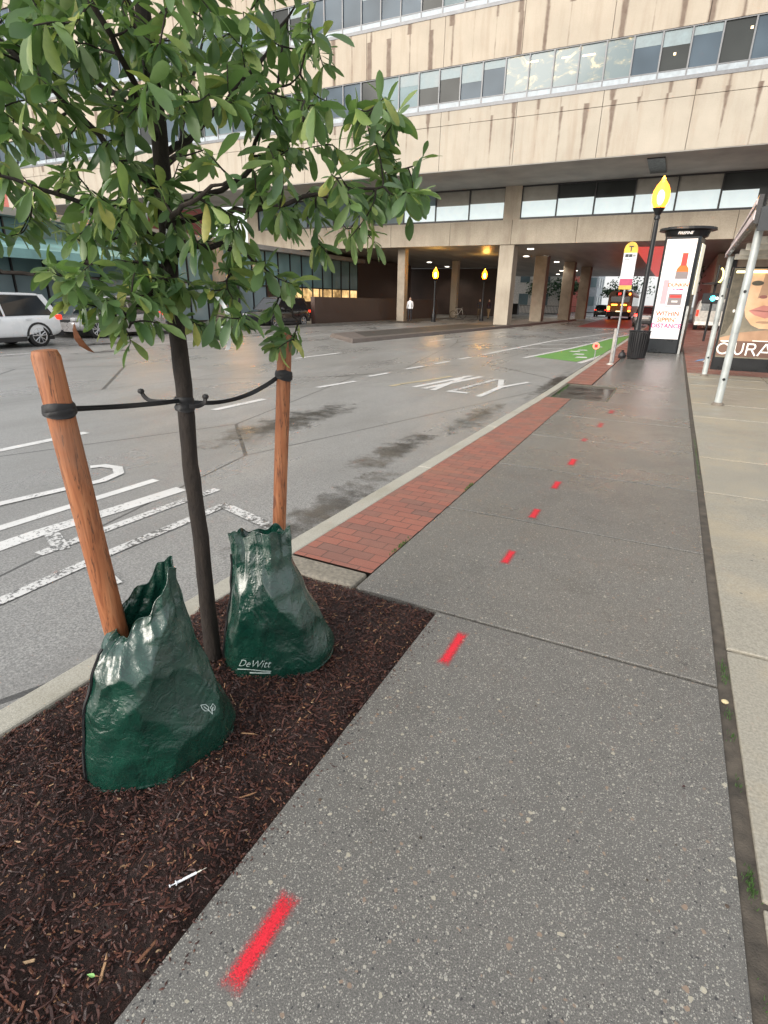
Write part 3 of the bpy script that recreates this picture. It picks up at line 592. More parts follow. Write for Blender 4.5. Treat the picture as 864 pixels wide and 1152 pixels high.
# red brick building on the left
b = thing('brick_building', 'red brick building with white framed windows at the left edge', 'building', (-80,52,0))
def B(gm, name, mat): o = gm.build(name, mat); o.parent = b; o.matrix_parent_inverse = Matrix.Translation((80,-52,0)); return o
gm = MB(); gm.box(-120,-62,52,66,0,22); B(gm, 'wall', REDB)
gm = MB(); gm.box(-120.1,-61.9,51.8,66.1,22,22.8); B(gm, 'cornice', TRIM)
for zi in range(5):
    for k in range(10):
        x = -64.5-k*3.1; z = 2+zi*4
        fr = MB(); fr.box(x-.75,x+.75,51.9,52,z,z+2.4); o = B(fr, 'window', TRIM)
        gl = MB(); gl.box(x-.6,x-.04,51.86,51.9,z+.15,z+1.15); gl.box(x+.04,x+.6,51.86,51.9,z+.15,z+1.15); gl.box(x-.6,x-.04,51.86,51.9,z+1.25,z+2.25); gl.box(x+.04,x+.6,51.86,51.9,z+1.25,z+2.25)
        c = gl.build('pane', GLASS); c.parent = o
# far end of the street
def block(name, lab, x0, x1, y0, y1, z1, wm, rowh=3.4, colw=3.2):
    o = thing(name, lab, 'building', ((x0+x1)/2, y0, 0)); inv = o.location.copy()
    def Q(gm, nm, mm): c = gm.build(nm, mm); c.parent = o; c.matrix_parent_inverse = Matrix.Translation(-inv); return c
    gm = MB(); gm.box(x0,x1,y0,y1,0,z1); Q(gm, 'wall', wm)
    gm = MB(); gm.box(x0-.2,x1+.2,y0-.2,y1+.2,z1,z1+.5); Q(gm, 'roof', SOFFIT)
    z = 1.2
    while z+2.2 < z1:
        x = x0+.8; 
        while x+1.6 < x1:
            gm = MB(); gm.box(x,x+1.5,y0-.08,y0+.02,z,z+1.7); Q(gm, 'window', GLASS2); x += colw
        if x1 < -2:
            y = y0+1
            while y+2 < y1 and y < y0+26: gm = MB(); gm.box(x1-.02,x1+.08,y,y+1.6,z,z+1.7); Q(gm, 'window', GLASS2); y += colw+.6
        z += rowh
block('brick_block', 'distant red brick block seen through the underpass', -22,-16.9,118,140,13,REDB)
block('grey_tower', 'distant pale grey tower beside the red brick block', -17.2,-14.6,121,132,15,SILL)
block('white_shopfront', 'low white building glimpsed between the underpass columns', -34,-17,96,108,7,TRIM)
block('tan_block', 'distant tan building right of the street end', 3,14,120,140,9,BEIGE)

# ------------------------------------------------------------------ trees
def leafcard(gm, c, L, W, d, n, fold=.25, droop=.2):
    d = d.normalized(); s = d.cross(n); s = s.normalized() if s.length > 1e-4 else d.orthogonal().normalized(); n = s.cross(d).normalized()
    k_ = random.uniform(-.1, .15); prof = [(0, .07), (.22, .48+k_), (.50, .93), (.74, 1-k_), (.92, .58), (1.0, .10)]
    vs = []; fs = []
    for t_, w_ in prof:
        ctr = c + d*L*t_ - n*L*droop*t_*t_
        hw = W/2*w_
        vs += [ctr - s*hw + n*fold*hw, ctr, ctr + s*hw + n*fold*hw]
    for i in range(len(prof)-1):
        a = i*3; fs += [(a, a+1, a+4, a+3), (a+1, a+2, a+5, a+4)]
    gm.add(vs, fs)
TB = Vector((-1.555, 1.462, 0)); VR = rt.copy(); VD = fw.copy()
def W3(r_, d_, z_): return TB + VR*r_ + VD*d_ + Vector((0,0,z_))
tree = thing('young_street_tree', 'young staked street tree with dark trunk and glossy oval leaves in the mulch bed', 'tree', TB)
def T_(gm, name, mat, **k): o = gm.build(name, mat, **k); o.parent = tree; o.matrix_parent_inverse = Matrix.Translation(-TB); return o
tp = [(0,0,-.05,.050),(.0,0,.04,.043),(0,0,.3,.040),(.004,0,.6,.039),(-.004,0,.9,.038),(.006,.0,1.2,.037),(.0,.0,1.5,.035),(.012,0,1.75,.033),(.02,.0,2.0,.030),(.01,.0,2.3,.026),(.03,0,2.6,.021),(.01,0,2.95,.015),(.02,0,3.3,.008)]
pts = []; rads = []
for i in range(len(tp)-1):
    for k in range(5):
        s = k/5; a, b2 = tp[i], tp[i+1]; pts.append(W3(*[a[j]*(1-s)+b2[j]*s for j in range(3)])); rads.append(.80*(a[3]*(1-s)+b2[3]*s)*(1+.05*noise.noise(Vector((0, i+s*3, 0)))))
pts.append(W3(*tp[-1][:3])); rads.append(tp[-1][3])
gm = MB(); gm.tube(pts, rads, 16, jit=.05); T_(gm, 'trunk', BARK, smooth=True)
# primary limbs in (right, away, up) offsets from the trunk foot
prim = [
 [(0.01,0,1.78),(-.10,-.05,1.90),(-.32,-.1,2.12),(-.52,-.12,2.30),(-.72,-.15,2.5)],
 [(0.01,0,1.60),(-.10,-.06,1.60),(-.28,-.08,1.58),(-.45,-.10,1.56),(-.62,-.1,1.62)],
 [(0.02,0,1.75),(.12,0,1.80),(.27,.0,1.86),(.34,.0,2.0),(.42,.02,2.2)],
 [(0.02,0,1.72),(.16,-.04,1.74),(.34,-.06,1.76),(.52,-.08,1.80),(.72,-.08,1.83)],
 [(0.02,0,1.62),(.14,.02,1.66),(.28,.03,1.62),(.36,.05,1.52),(.42,.07,1.42)],
 [(0.02,0,2.12),(-.04,.02,2.3),(-.18,.05,2.5),(-.3,.1,2.8)],
 [(0.01,0,2.18),(.08,-.02,2.26),(.2,0,2.45),(.3,.0,2.8)],
 [(0.01,0,1.85),(.02,.2,2.0),(.0,.4,2.2),(.05,.55,2.45)],
 [(0.01,0,1.95),(.03,-.2,2.05),(.0,-.36,2.2),(-.05,-.45,2.45)],
 [(0.01,0,1.66),(-.06,-.14,1.70),(-.18,-.28,1.75),(-.32,-.38,1.80)],
 [(0.01,0,1.70),(.08,-.14,1.72),(.18,-.26,1.74),(.32,-.32,1.80)],
 [(0.01,0,1.90),(.12,.12,2.02),(.28,.2,2.2),(.42,.25,2.4)],
 [(0.01,0,2.0),(-.15,.12,2.1),(-.32,.22,2.22),(-.48,.3,2.4)],
 [(0.01,0,1.55),(-.03,-.1,1.50),(-.06,-.18,1.46),(-.05,-.26,1.40)],
]
nodes = []
def smooth_path(P0, sub=4):
    P0 = [Vector(p) for p in P0]; out = []
    for i in range(len(P0)-1):
        p0, p1, p2, p3 = P0[max(i-1,0)], P0[i], P0[i+1], P0[min(i+2, len(P0)-1)]
        for k in range(sub):
            t_ = k/sub; out.append(.5*((2*p1)+(-p0+p2)*t_+(2*p0-5*p1+4*p2-p3)*t_*t_+(-p0+3*p1-3*p2+p3)*t_**3))
    out.append(P0[-1]); return out
random.seed(31)
for pr in prim:
    path = smooth_path([W3(*p_) for p_ in pr]); n = len(path)
    path = [p_ + Vector((random.gauss(0,.006), random.gauss(0,.006), random.gauss(0,.006)))*(1 if i else 0) for i, p_ in enumerate(path)]
    rd = [.0080*(1-i/(n-1))**.8+.0030 for i in range(n)]
    gm = MB(); gm.tube(path, rd, 8, jit=.08); T_(gm, 'limb', BARK, smooth=True)
    for i, p_ in enumerate(path):
        if i > 3: nodes.append((p_, rd[i]))
for z in (2.3,2.45,2.6,2.75,2.9,3.05,3.2): nodes.append((W3(.02,0,z), .01))
blobs = [((-.22,.0,2.30),(.74,.55,.50),104), ((.56,-.04,1.86),(.34,.26,.24),70), ((-.13,-.22,1.55),(.20,.16,.10),20), ((-.05,-.3,2.0),(.45,.2,.35),48), ((-.45,-.12,2.38),(.42,.35,.36),66), ((-.1,-.1,2.1),(.5,.3,.3),40), ((.20,-.12,1.46),(.16,.08,.10),15), ((-.12,-.12,1.42),(.10,.10,.08),7), ((.22,0,1.66),(.36,.28,.17),34), ((-.30,-.05,1.76),(.50,.32,.15),46),
         ((.36,.08,1.36),(.07,.08,.13),11), ((0,0,2.9),(.55,.5,.5),80), ((-.66,-.1,1.84),(.35,.3,.18),36), ((.28,.0,2.25),(.27,.4,.4),50), ((-.05,-.2,1.50),(.14,.1,.12),12), ((.05,-.02,1.56),(.3,.15,.1),16)]
tips = []
for (c, rad_, n) in blobs:
    k = 0
    while k < n:
        v = Vector((random.uniform(-1,1), random.uniform(-1,1), random.uniform(-1,1)))
        if v.length > 1: continue
        p_ = W3(c[0]+v.x*rad_[0], c[1]+v.y*rad_[1], c[2]+v.z*rad_[2])
        if (p_-Vector((0,0,1.5))).length < 1.05: k += 1; continue
        tips.append(p_); k += 1
tips.sort(key=lambda p_: min((p_-n_[0]).length for n_ in nodes))
tw = MB(); lf = MB(); AX = TB.copy()
def put_leaves(path, nl, spread=.16):
    end = path[-1]
    L_tot = sum((path[i+1]-path[i]).length for i in range(len(path)-1))
    for k in range(nl):
        s = 1 - (k/nl)**1.3*min(.95, spread/max(L_tot, .01)); idx = s*(len(path)-1); i = min(int(idx), len(path)-2); c = path[i].lerp(path[i+1], idx-i)
        d0 = (path[i+1]-path[i]).normalized(); rd_ = Vector((random.gauss(0,1), random.gauss(0,1), random.gauss(0,.6)))
        side = (rd_ - d0*rd_.dot(d0)).normalized(); d = (d0*random.uniform(.15,.8)+side+Vector((0,0,random.uniform(-1.1,.1)))).normalized()
        nrm = Vector((random.gauss(0,.55), random.gauss(0,.55), 1)).normalized()
        L = random.uniform(.050, .100)*(1 if random.random() > .2 else .6); leafcard(lf, c, L, L*random.uniform(.29,.40), d, nrm, random.uniform(.1,.4), random.uniform(.05,.45))
for p_ in tips:
    n_ = min(nodes, key=lambda q_: (p_-q_[0]).length*(1.0 if q_[0].z < p_.z+.12 else 1.35)); a = n_[0]
    if (p_-a).length < .05: continue
    L = (p_-a).length; mid_ = a.lerp(p_, .5) + Vector((random.gauss(0,.05), random.gauss(0,.05), random.gauss(0,.05)-.02))*L*1.6
    path = smooth_path([a, mid_, p_], 4); r0 = min(n_[1]*.75, .0028+.006*L)
    tw.tube(path, [r0*(1-i/(len(path)-1))+.0013 for i in range(len(path))], 5)
    for i in range(2, len(path)): nodes.append((path[i], max(.0022, r0*(1-i/len(path)))))
    put_leaves(path, random.randint(8, 14), random.uniform(.14,.26))
T_(tw, 'twigs', BARK, smooth=True)['kind'] = 'stuff'; o = T_(lf, 'crown', LEAF); o.data.polygons.foreach_set('use_smooth', [True]*len(o.data.polygons))
# tags and tie on the tree
gm = MB(); c = W3(-.0,-.045,1.72)
ringp = [c + VR*.030*math.sin(a) + Vector((0,0,.062*math.cos(a))) - VD*(.012+.01*math.cos(a)) for a in [i*math.pi/10 for i in range(21)]]
gm.tube(ringp, .003, 6); gm.tube([c+Vector((0,0,-.06))-VD*.01, c+Vector((0,0,-.095))-VD*.015+VR*.012], .003, 6); T_(gm, 'tag_loop', WHITEPL)
def ribbon(name, top, lab, L=.13, rot=.3):
    gm = MB(); vs = []
    for i in range(7):
        s = i/6; c = top + Vector((0,0,-L*s)) + VR*(.018*math.sin(s*3)+rot*L*s) - VD*.01*math.sin(s*4); w_ = .0075
        vs += [c-VR*w_, c+VR*w_]
    gm.add(vs, [(2*i,2*i+1,2*i+3,2*i+2) for i in range(6)]); o = T_(gm, name, WHITEPL); sm = o.modifiers.new('thick','SOLIDIFY'); sm.thickness = .0012; o['label'] = lab; return o
ribbon('nursery_tag', W3(.19,-.12,1.50), 'upper white plastic nursery tag', .085, .3); ribbon('nursery_tag', W3(.20,-.12,1.41), 'lower white plastic nursery tag', .075, .05)
# dead leaf
gm = MB(); leafcard(gm, W3(-.20,-.28,1.42), .09, .035, Vector((.1,0,-1)), Vector((0,-1,0)), .8, .5); T_(gm, 'dead_leaf', M('dead_leaf', (.16,.06,.025), .7).m)

def far_tree(x, y, h, r_, lab, n=700, seed=1):
    random.seed(seed); o = thing('street_tree', lab, 'tree', (x, y, 0), group='trees beyond the street'); inv = Matrix.Translation((-x,-y,0))
    gm = MB(); gm.tube([(x,y,-.1),(x+.05,y,h*.35),(x-.05,y,h*.6),(x,y,h*.85)], [.13,.11,.08,.03], 8)
    for k in range(5):
        a = k*1.26+seed; gm.tube([(x,y,h*(.35+.05*k)),(x+math.cos(a)*r_*.4,y+math.sin(a)*r_*.4,h*(.55+.05*k)),(x+math.cos(a)*r_*.75,y+math.sin(a)*r_*.75,h*(.65+.05*k))], [.06,.04,.015], 6)
    c = gm.build('trunk', BARK); c.parent = o; c.matrix_parent_inverse = inv
    gm = MB(); cl = [Vector((random.gauss(0,.45), random.gauss(0,.45), random.gauss(0,.4))) for _ in range(14)]
    for _ in range(n):
        b_ = random.choice(cl); v = b_ + Vector((random.gauss(0,.2), random.gauss(0,.2), random.gauss(0,.17)))
        if v.length > 1.15: continue
        leafcard(gm, Vector((x+v.x*r_, y+v.y*r_, h*.68+v.z*h*.34)), r_*random.uniform(.12,.22), r_*.1, Vector((random.gauss(0,1),random.gauss(0,1),random.gauss(-.3,.6))), Vector((random.gauss(0,.5),random.gauss(0,.5),1)))
    c = gm.build('crown', FLEAF); c.parent = o; c.matrix_parent_inverse = inv
far_tree(-19.3,93,6.2,2.6,'tree with dark crown seen right of the near pale column, through the underpass',900,2)
far_tree(-15.6,95,6.0,2.2,'tree seen between the two brown underpass columns',900,3)
far_tree(-9.4,104,5.2,2.6,'leafy tree left of the bus at the end of the street',800,4)
far_tree(-6.9,112,6.5,2.6,'thin tree above the bus at the end of the street',300,5)
far_tree(.3,60,5.2,1.4,'tree half hidden behind the advertising kiosk',500,6)
far_tree(-30.5,12,7.0,2.4,'street tree on the far sidewalk above the silver car',1100,8)
far_tree(-22.8,6.5,5.5,1.9,'street tree at the left edge behind the white car',1000,9)

# ------------------------------------------------------------------ stakes, straps, bags
def stake(name, a, b2, r_, lab, chamfer=.012):
    a = Vector(a); b2 = Vector(b2); t_ = (b2-a).normalized(); pts = [a, a.lerp(b2,.2), a.lerp(b2,.4), a.lerp(b2,.6), a.lerp(b2,.8), b2-t_*chamfer*1.5, b2-t_*.002, b2]
    gm = MB(); gm.tube(pts, [r_*1.02, r_, r_*1.01, r_*.99, r_, r_, r_*.86, r_*.62], 14, jit=.02); o = gm.build(name, STAKE, smooth=True); return tag(o, lab, 'stake', 'wooden tree stakes')
S1a, S1b = Vector((-1.43,.985,-.1)), Vector((-1.467,.924,1.362))
S2a, S2b = Vector((-1.455,1.765,-.1)), Vector((-1.365,1.838,1.375))
stake('wooden_stake', S1a, S1b, .036, 'orange-brown round wooden stake, nearer one, leaning out of the front green bag')
stake('wooden_stake', S2a, S2b, .029, 'orange-brown round wooden stake, farther one, rising from the rear green bag')
def webbing(gm, path, hw, th, upv=Vector((0,0,1))):
    vs = []; fs = []
    for i, p_ in enumerate(path):
        t_ = (path[min(i+1,len(path)-1)]-path[max(i-1,0)]).normalized(); u_ = (upv - t_*upv.dot(t_)).normalized(); s_ = t_.cross(u_)
        tw_ = .5*math.sin(i*.55); uu = u_*math.cos(tw_)+s_*math.sin(tw_); ss = t_.cross(uu)
        for a, b3 in ((-1,-1),(1,-1),(1,1),(-1,1)): vs.append(p_+uu*hw*a+ss*th*b3)
    for i in range(len(path)-1):
        for k in range(4): fs.append((i*4+k, i*4+(k+1)%4, (i+1)*4+(k+1)%4, (i+1)*4+k))
    fs += [(0,1,2,3), tuple((len(path)-1)*4+k for k in (3,2,1,0))]; gm.add(vs, fs)
def collar(gm, c, axis, r_, hh, n=20):
    axis = axis.normalized(); a = axis.orthogonal().normalized(); b3 = axis.cross(a); vs = []; fs = []
    for j, (rr_, z_) in enumerate(((r_,-hh),(r_+.005,-hh*.8),(r_+.004,-.1*hh),(r_+.006,.1*hh),(r_+.004,hh*.8),(r_,hh))):
        for k in range(n): an = 2*math.pi*k/n; vs.append(c+a*math.cos(an)*rr_+b3*math.sin(an)*rr_+axis*(z_+.004*math.sin(an*2+j)))
    for j in range(5):
        for k in range(n): fs.append((j*n+k, j*n+(k+1)%n, (j+1)*n+(k+1)%n, (j+1)*n+k))
    gm.add(vs, fs)
def strap(sa, sb, zs, zt, lab, sag):
    c1 = sa.lerp(sb, (zs-sa.z)/(sb.z-sa.z)); c2 = W3(0,0,zt); rs = .036 if sa is S1a else .029
    t_ = thing('tree_strap', lab, 'strap', c1); inv = Matrix.Translation(-c1)
    gm = MB(); collar(gm, c1, (sb-sa), rs+.001, .019); collar(gm, c1+Vector((0,0,-.006)), (sb-sa+Vector((.06,0,.1))), rs+.002, .012); o = gm.build('stake_loop', BLACKS, smooth=True); o.parent = t_; o.matrix_parent_inverse = inv
    d = (c2-c1).normalized(); p0 = c1+d*rs; p1 = c2-d*.03
    path = [p0.lerp(p1, i/14)+Vector((0,0,-sag*4*(i/14)*(1-i/14))) for i in range(15)]
    gm = MB(); webbing(gm, path, .0065, .0016); webbing(gm, [q_+Vector((.002,.002,-.004)) for q_ in path], .0055, .0015, Vector((.3,0,1))); o = gm.build('webbing', BLACKS); o.parent = t_; o.matrix_parent_inverse = inv
    gm = MB(); collar(gm, c2+Vector((0,0,.0 if sa is S1a else -.012)), Vector((0,0,1)), .031, .012); o = gm.build('trunk_loop', BLACKS, smooth=True); o.parent = t_; o.matrix_parent_inverse = inv
    gm = MB(); e = c2 - VD*.036 + (VR*-.05 if sa is S1a else VR*.03)
    tail = [e, e+(VR*-.05 if sa is S1a else VR*.03)+Vector((0,0,.0)), e+(VR*-.075 if sa is S1a else VR*.055)+Vector((0,0,.012)), e+(VR*-.088 if sa is S1a else VR*.062)+Vector((0,0,.035))]
    webbing(gm, smooth_path(tail, 3), .007, .003); gm.lathe([(.0,-.011),(.010,-.006),(.012,0),(.009,.007),(0,.010)], 8, tuple(tail[-1])); o = gm.build('strap_tail', BLACKS, smooth=True); o.parent = t_; o.matrix_parent_inverse = inv
strap(S1a, S1b, 1.205, 1.145, 'black webbing strap tying the trunk to the nearer stake at left', .004)
strap(S2a, S2b, 1.21, 1.130, 'slack black webbing strap tying the trunk to the farther stake', .035)

def text_mesh(name, body, size, mat, parent, M4, extrude=.0004, shear=0, bold=0, align='LEFT', sx=1):
    cu = bpy.data.curves.new(name, 'FONT'); cu.body = body; cu.size = size; cu.extrude = extrude; cu.shear = shear; cu.offset = bold; cu.align_x = align; cu.resolution_u = 4
    tmp = bpy.data.objects.new('tmp', cu); C.objects.link(tmp); dg = bpy.context.evaluated_depsgraph_get(); me = bpy.data.meshes.new_from_object(tmp.evaluated_get(dg))
    bpy.data.objects.remove(tmp); me.transform(Matrix.Scale(sx, 4, (1,0,0))); me.materials.clear(); me.materials.append(mat)
    o = bpy.data.objects.new(name, me); C.objects.link(o); me.transform(M4)
    if parent: o.parent = parent; o.matrix_parent_inverse = Matrix.Translation(-parent.location)
    return o
def bag(label, cen, ang, levels, seed, mouth, nfold=7):
    """levels: (z, offset along u, offset along v, half length, half depth, lens power)"""
    random.seed(seed); cen = Vector(cen); U = Vector((math.cos(ang), math.sin(ang), 0)); V = Vector((-U.y, U.x, 0))    # V points away from the viewer
    t_ = thing('watering_bag', label, 'watering bag', cen, group='green tree watering bags'); inv = Matrix.Translation(-cen)
    NA, NZ = 168, 120; zs = [l[0] for l in levels]
    # crease planes over the (angle, height) sheet
    def mkp(n, o_): 
        r_ = []
        for _ in range(n): an = random.uniform(0, 6.28); r_.append((random.uniform(0,2*math.pi), random.uniform(0,.75), math.cos(an), math.sin(an)*.45, random.uniform(-o_, o_)))
        return r_
    planes = mkp(40, .010)
    fine_p = mkp(170, .003)
    def crease(a, z, pl, kx, rng):
        best = 9
        for pa, pz, gx, gz, o_ in pl:
            da = math.atan2(math.sin(a-pa), math.cos(a-pa))*.22; dz = z-pz; dd = da*da+dz*dz*.4
            val = dd*kx + (gx*da+gz*dz)*rng + o_
            if val < best: best = val
        return best
    vs = []; fs = []
    def interp(z):
        for i in range(len(levels)-1):
            a_, b_ = levels[i], levels[i+1]
            if z <= b_[0] or i == len(levels)-2:
                s = max(0, min(1, (z-a_[0])/(b_[0]-a_[0]))); s2 = s*s*(3-2*s)*.5+s*.5
                return [a_[j]*(1-s2)+b_[j]*s2 for j in range(1, 6)]
    H = levels[-1][0]
    for j in range(NZ+1):
        z = H*j/NZ; ou, ov, hl, hd, pw = interp(z); tt = j/NZ
        for i in range(NA):
            a = 2*math.pi*i/NA; ca, sa = math.cos(a), math.sin(a)
            x = hl*ca; y = hd*math.copysign(abs(sa)**(pw*1.25), sa)
            cr = crease(a, z, planes, .8, .26); cf = crease(a, z, fine_p, 3.0, .16)
            amp = .45 + .55*min(1, max(0, (tt-.05)/.3))
            dsp = ((cr+.012)*1.0 + (cf+.004)*.8)*amp
            gather = max(0, (tt-.55)/.45); dsp += gather*.006*(1-2*abs(math.sin(a*nfold*.5+seed+1.5*math.sin(a*2)))) + gather*.0025*math.sin(a*nfold*2.3+z*9)
            nr = Vector((ca/max(hl,.01), sa/max(hd,.01))).normalized(); x += nr.x*dsp*.75; y += nr.y*dsp
            zz = z
            if tt > .86: zz += (tt-.86)/.14*(.010*math.sin(a*5+seed)+.010*math.sin(a*9+1.3*seed)+.012*math.sin(a+seed*1.7))
            vs.append(cen + U*(x+ou) + V*(y+ov) + Vector((0,0,zz*mouth(a, tt)-.008)))
    for j in range(NZ):
        for i in range(NA): i2 = (i+1) % NA; fs.append((j*NA+i, j*NA+i2, (j+1)*NA+i2, (j+1)*NA+i))
    fs.append(tuple(range(NA-1,-1,-1)))
    gm = MB(); gm.add(vs, fs); o = gm.build('bag_body', BAG, smooth=True); o.parent = t_; o.matrix_parent_inverse = inv
    # black zip and seam along the left end (a = pi)
    sv = [vs[j*NA+NA//2] for j in range(2, int(NZ*.88))]
    gm = MB(); webbing(gm, [v - U*.004 for v in sv[::4]], .004, .0035, V); o = gm.build('zip', BLACKS, smooth=True); o.parent = t_; o.matrix_parent_inverse = inv
    # rolled rim at the mouth
    rim = [vs[NZ*NA+i] for i in range(0, NA, 2)]; gm = MB(); gm.tube(rim+[rim[0]], .0016, 6, cap=False); o = gm.build('rim', BAG, smooth=True); o.parent = t_; o.matrix_parent_inverse = inv
    # seam line down the front quarter and hem at the foot
    hem = [vs[2*NA+i]+Vector((0,0,-.004)) for i in range(0, NA, 2)]; gm = MB(); gm.tube(hem+[hem[0]], .0035, 6, cap=False); o = gm.build('hem', BAG, smooth=True); o.parent = t_; o.matrix_parent_inverse = inv
    return t_, vs, NA, NZ, U, V
PRINT = weathered('white_print', (.42,.50,.48), .5, bump=0)
ang1 = math.atan2(.88, .47)
b1, v1, NA, NZ, U1, V1 = bag('larger front green plastic tree watering bag with white leaf emblem, around the nearer stake', (-1.352,.972,0), ang1,
    [(0,.02,0,.240,.140,.82),(.06,.03,0,.250,.140,.82),(.25,.012,0,.210,.125,.85),(.45,.01,0,.160,.100,.85),(.58,.01,.0,.125,.068,.9),(.66,.02,.01,.105,.048,.95),(.715,.03,.015,.095,.045,1)], 5, lambda a, t: 1 - max(0, t-.35)/.65*(.27*(.5-.5*math.cos(a))**1.1 + .07*max(0, -math.sin(a))))
ang2 = math.atan2(.64, .77)
b2_, v2, _, _, U2, V2 = bag('smaller rear green plastic tree watering bag with white script lettering, around the farther stake', (-1.345,1.615,0), ang2,
    [(0,.03,0,.235,.165,.82),(.05,.035,0,.242,.165,.82),(.2,.015,0,.200,.150,.85),(.38,-.005,0,.155,.120,.85),(.50,-.02,.0,.120,.080,.9),(.57,-.015,.0,.115,.055,.95),(.615,-.02,.01,.120,.055,1)], 9, lambda a, t: 1, 8)
def surf_point(vs_, a_deg, zt):   # a vertex of the bag's sheet by angle and height fraction
    i = int(a_deg/360*NA) % NA; j = int(zt*NZ); return vs_[j*NA+i]
def decal(bt, vs_, U, V, a_deg, zt, body, size, shear, bold=0):
    p_ = surf_point(vs_, a_deg, zt); e = (surf_point(vs_, a_deg+8, zt)-surf_point(vs_, a_deg-8, zt)).normalized(); u_ = (surf_point(vs_, a_deg, zt+.05)-surf_point(vs_, a_deg, zt-.04)).normalized()
    n_ = e.cross(u_).normalized(); u_ = n_.cross(e).normalized(); return p_, e, u_, n_
def wrap_decal(o, target_vs, bt):  pass
def printed(bt, vs_, a0, z0, gm_pts_fn, name):
    """press a flat mark onto the bag: x runs along the angle, y up; both in metres"""
    gm = MB(); polys = gm_pts_fn()
    return gm
# lettering is laid on the bag by mapping its flat mesh through the bag sheet
def lay_on(bt, vs_, me, a_deg, zc, H, lift=.0022):
    import bisect
    def P_(a, z):
        fi = (a/(2*math.pi)*NA) % NA; i = int(fi); s = fi-i; fj = max(0, min(NZ-1.001, z/H*NZ)); j = int(fj); r_ = fj-j
        A = vs_[j*NA+i].lerp(vs_[j*NA+(i+1)%NA], s); B_ = vs_[(j+1)*NA+i].lerp(vs_[(j+1)*NA+(i+1)%NA], s); return A.lerp(B_, r_)
    a0 = math.radians(a_deg)
    # angle per metre at this place
    apm = .05/((P_(a0+.025, zc)-P_(a0-.025, zc)).length)
    cc = bt.location
    for v in me.vertices:
        a = a0 + v.co.x*apm; z = zc + v.co.y; p_ = P_(a, z); e1 = (P_(a+.04, z)-P_(a-.04, z)).normalized(); e2 = (P_(a, z+.012)-P_(a, z-.012)).normalized(); nn = e1.cross(e2).normalized()
        out = p_-Vector((cc.x, cc.y, p_.z));
        if nn.dot(out) < 0: nn = -nn
        v.co = p_ + nn*lift
def flat_text(body, size, shear=.35, bold=.0):
    cu = bpy.data.curves.new('t', 'FONT'); cu.body = body; cu.size = size; cu.shear = shear; cu.offset = bold; cu.align_x = 'CENTER'; cu.resolution_u = 5
    tmp = bpy.data.objects.new('tmp', cu); C.objects.link(tmp); dg = bpy.context.evaluated_depsgraph_get(); me = bpy.data.meshes.new_from_object(tmp.evaluated_get(dg)); bpy.data.objects.remove(tmp); return me
def place_print(bt, vs_, me, name, a_deg, zc, H, sx=1):
    bm = bmesh.new(); bm.from_mesh(me); bmesh.ops.triangulate(bm, faces=bm.faces); bmesh.ops.subdivide_edges(bm, edges=[e for e in bm.edges if e.calc_length() > .012], cuts=2); bm.to_mesh(me); bm.free()
    if sx != 1: me.transform(Matrix.Scale(sx, 4, (1,0,0)))
    lay_on(bt, vs_, me, a_deg, zc, H); me.materials.clear(); me.materials.append(PRINT); o = bpy.data.objects.new(name, me); C.objects.link(o); o.parent = bt; o.matrix_parent_inverse = Matrix.Translation(-bt.location)
    md = o.modifiers.new('thick', 'SOLIDIFY'); md.thickness = .0006; return o
place_print(b2_, v2, flat_text('DeWitt', .048, .55, -.0006), 'lettering', 240, .060, .615, .9)
gm = MB(); strip(gm, [(-.085+.017*i, .004*math.sin(i*.35)) for i in range(11)], .004, 0); strip(gm, [(-.02+.017*i, -.012+.003*math.sin(i*.35)) for i in range(7)], .006, 0)
me = bpy.data.meshes.new('u'); me.from_pydata(gm.v, [], gm.f); place_print(b2_, v2, me, 'underline', 240, .043, .615, .85)
gm = MB()
def outl(pts_, w_=.003): strip(gm, pts_+[pts_[0]], w_, 0)
outl([(-.022,.03),(-.002,.022),(.004,.004),(-.004,-.012),(-.018,-.004),(-.024,.012)]); outl([(.010,-.002),(.028,.010),(.030,-.008),(.020,-.022),(.008,-.018)]); strip(gm, [(-.014,.018),(-.002,-.012),(.002,-.035)], .003, 0); strip(gm, [(.022,-.004),(.008,-.02),(.002,-.035)], .003, 0)
me = bpy.data.meshes.new('u'); me.from_pydata(gm.v, [], gm.f); me.transform(Matrix.Scale(.75, 4)); place_print(b1, v1, me, 'leaf_emblem', 310, .20, .715)

# small things on the ground
t = thing('syringe', 'small white plastic syringe lying on the mulch near the sidewalk edge', 'syringe', (-.918,.680,.018), math.atan2(.10,.06)); t.scale = (.85,.85,.85)
def cyl(gm, x0, x1, r_, n=10): gm.tube([(x0,0,0),(x1,0,0)], r_, n)
gm = MB(); cyl(gm, -.035, .03, .0042); gm.tube([(-.036,0,0),(-.033,0,0)], .008, 12); gm.build('barrel', WHITEPL, t, smooth=True)
gm = MB(); cyl(gm, -.052, -.036, .002); gm.tube([(-.055,0,0),(-.052,0,0)], .0052, 12); gm.build('plunger', WHITEPL, t, smooth=True)
gm = MB(); cyl(gm, .03, .046, .0022); cyl(gm, .046, .062, .0006); gm.build('needle_hub', weathered('clear_hub', (.75,.72,.62), .3), t, smooth=True)
def small_leaf(x, y, z, L, rot, col, lab, name='fallen_leaf'):
    gm = MB(); leafcard(gm, Vector((0,0,0)), L, L*.45, Vector((math.cos(rot), math.sin(rot), 0)), Vector((.1,.1,1)), .4, .05); o = gm.build(name, M('fallen_leaf_paint', col, .6).m); o.location = (x, y, z); tag(o, lab, 'leaf')
small_leaf(-.945,.40,.03,.020,.3,(.25,.48,.16),'tiny pale green leaf on the mulch near the bottom edge')
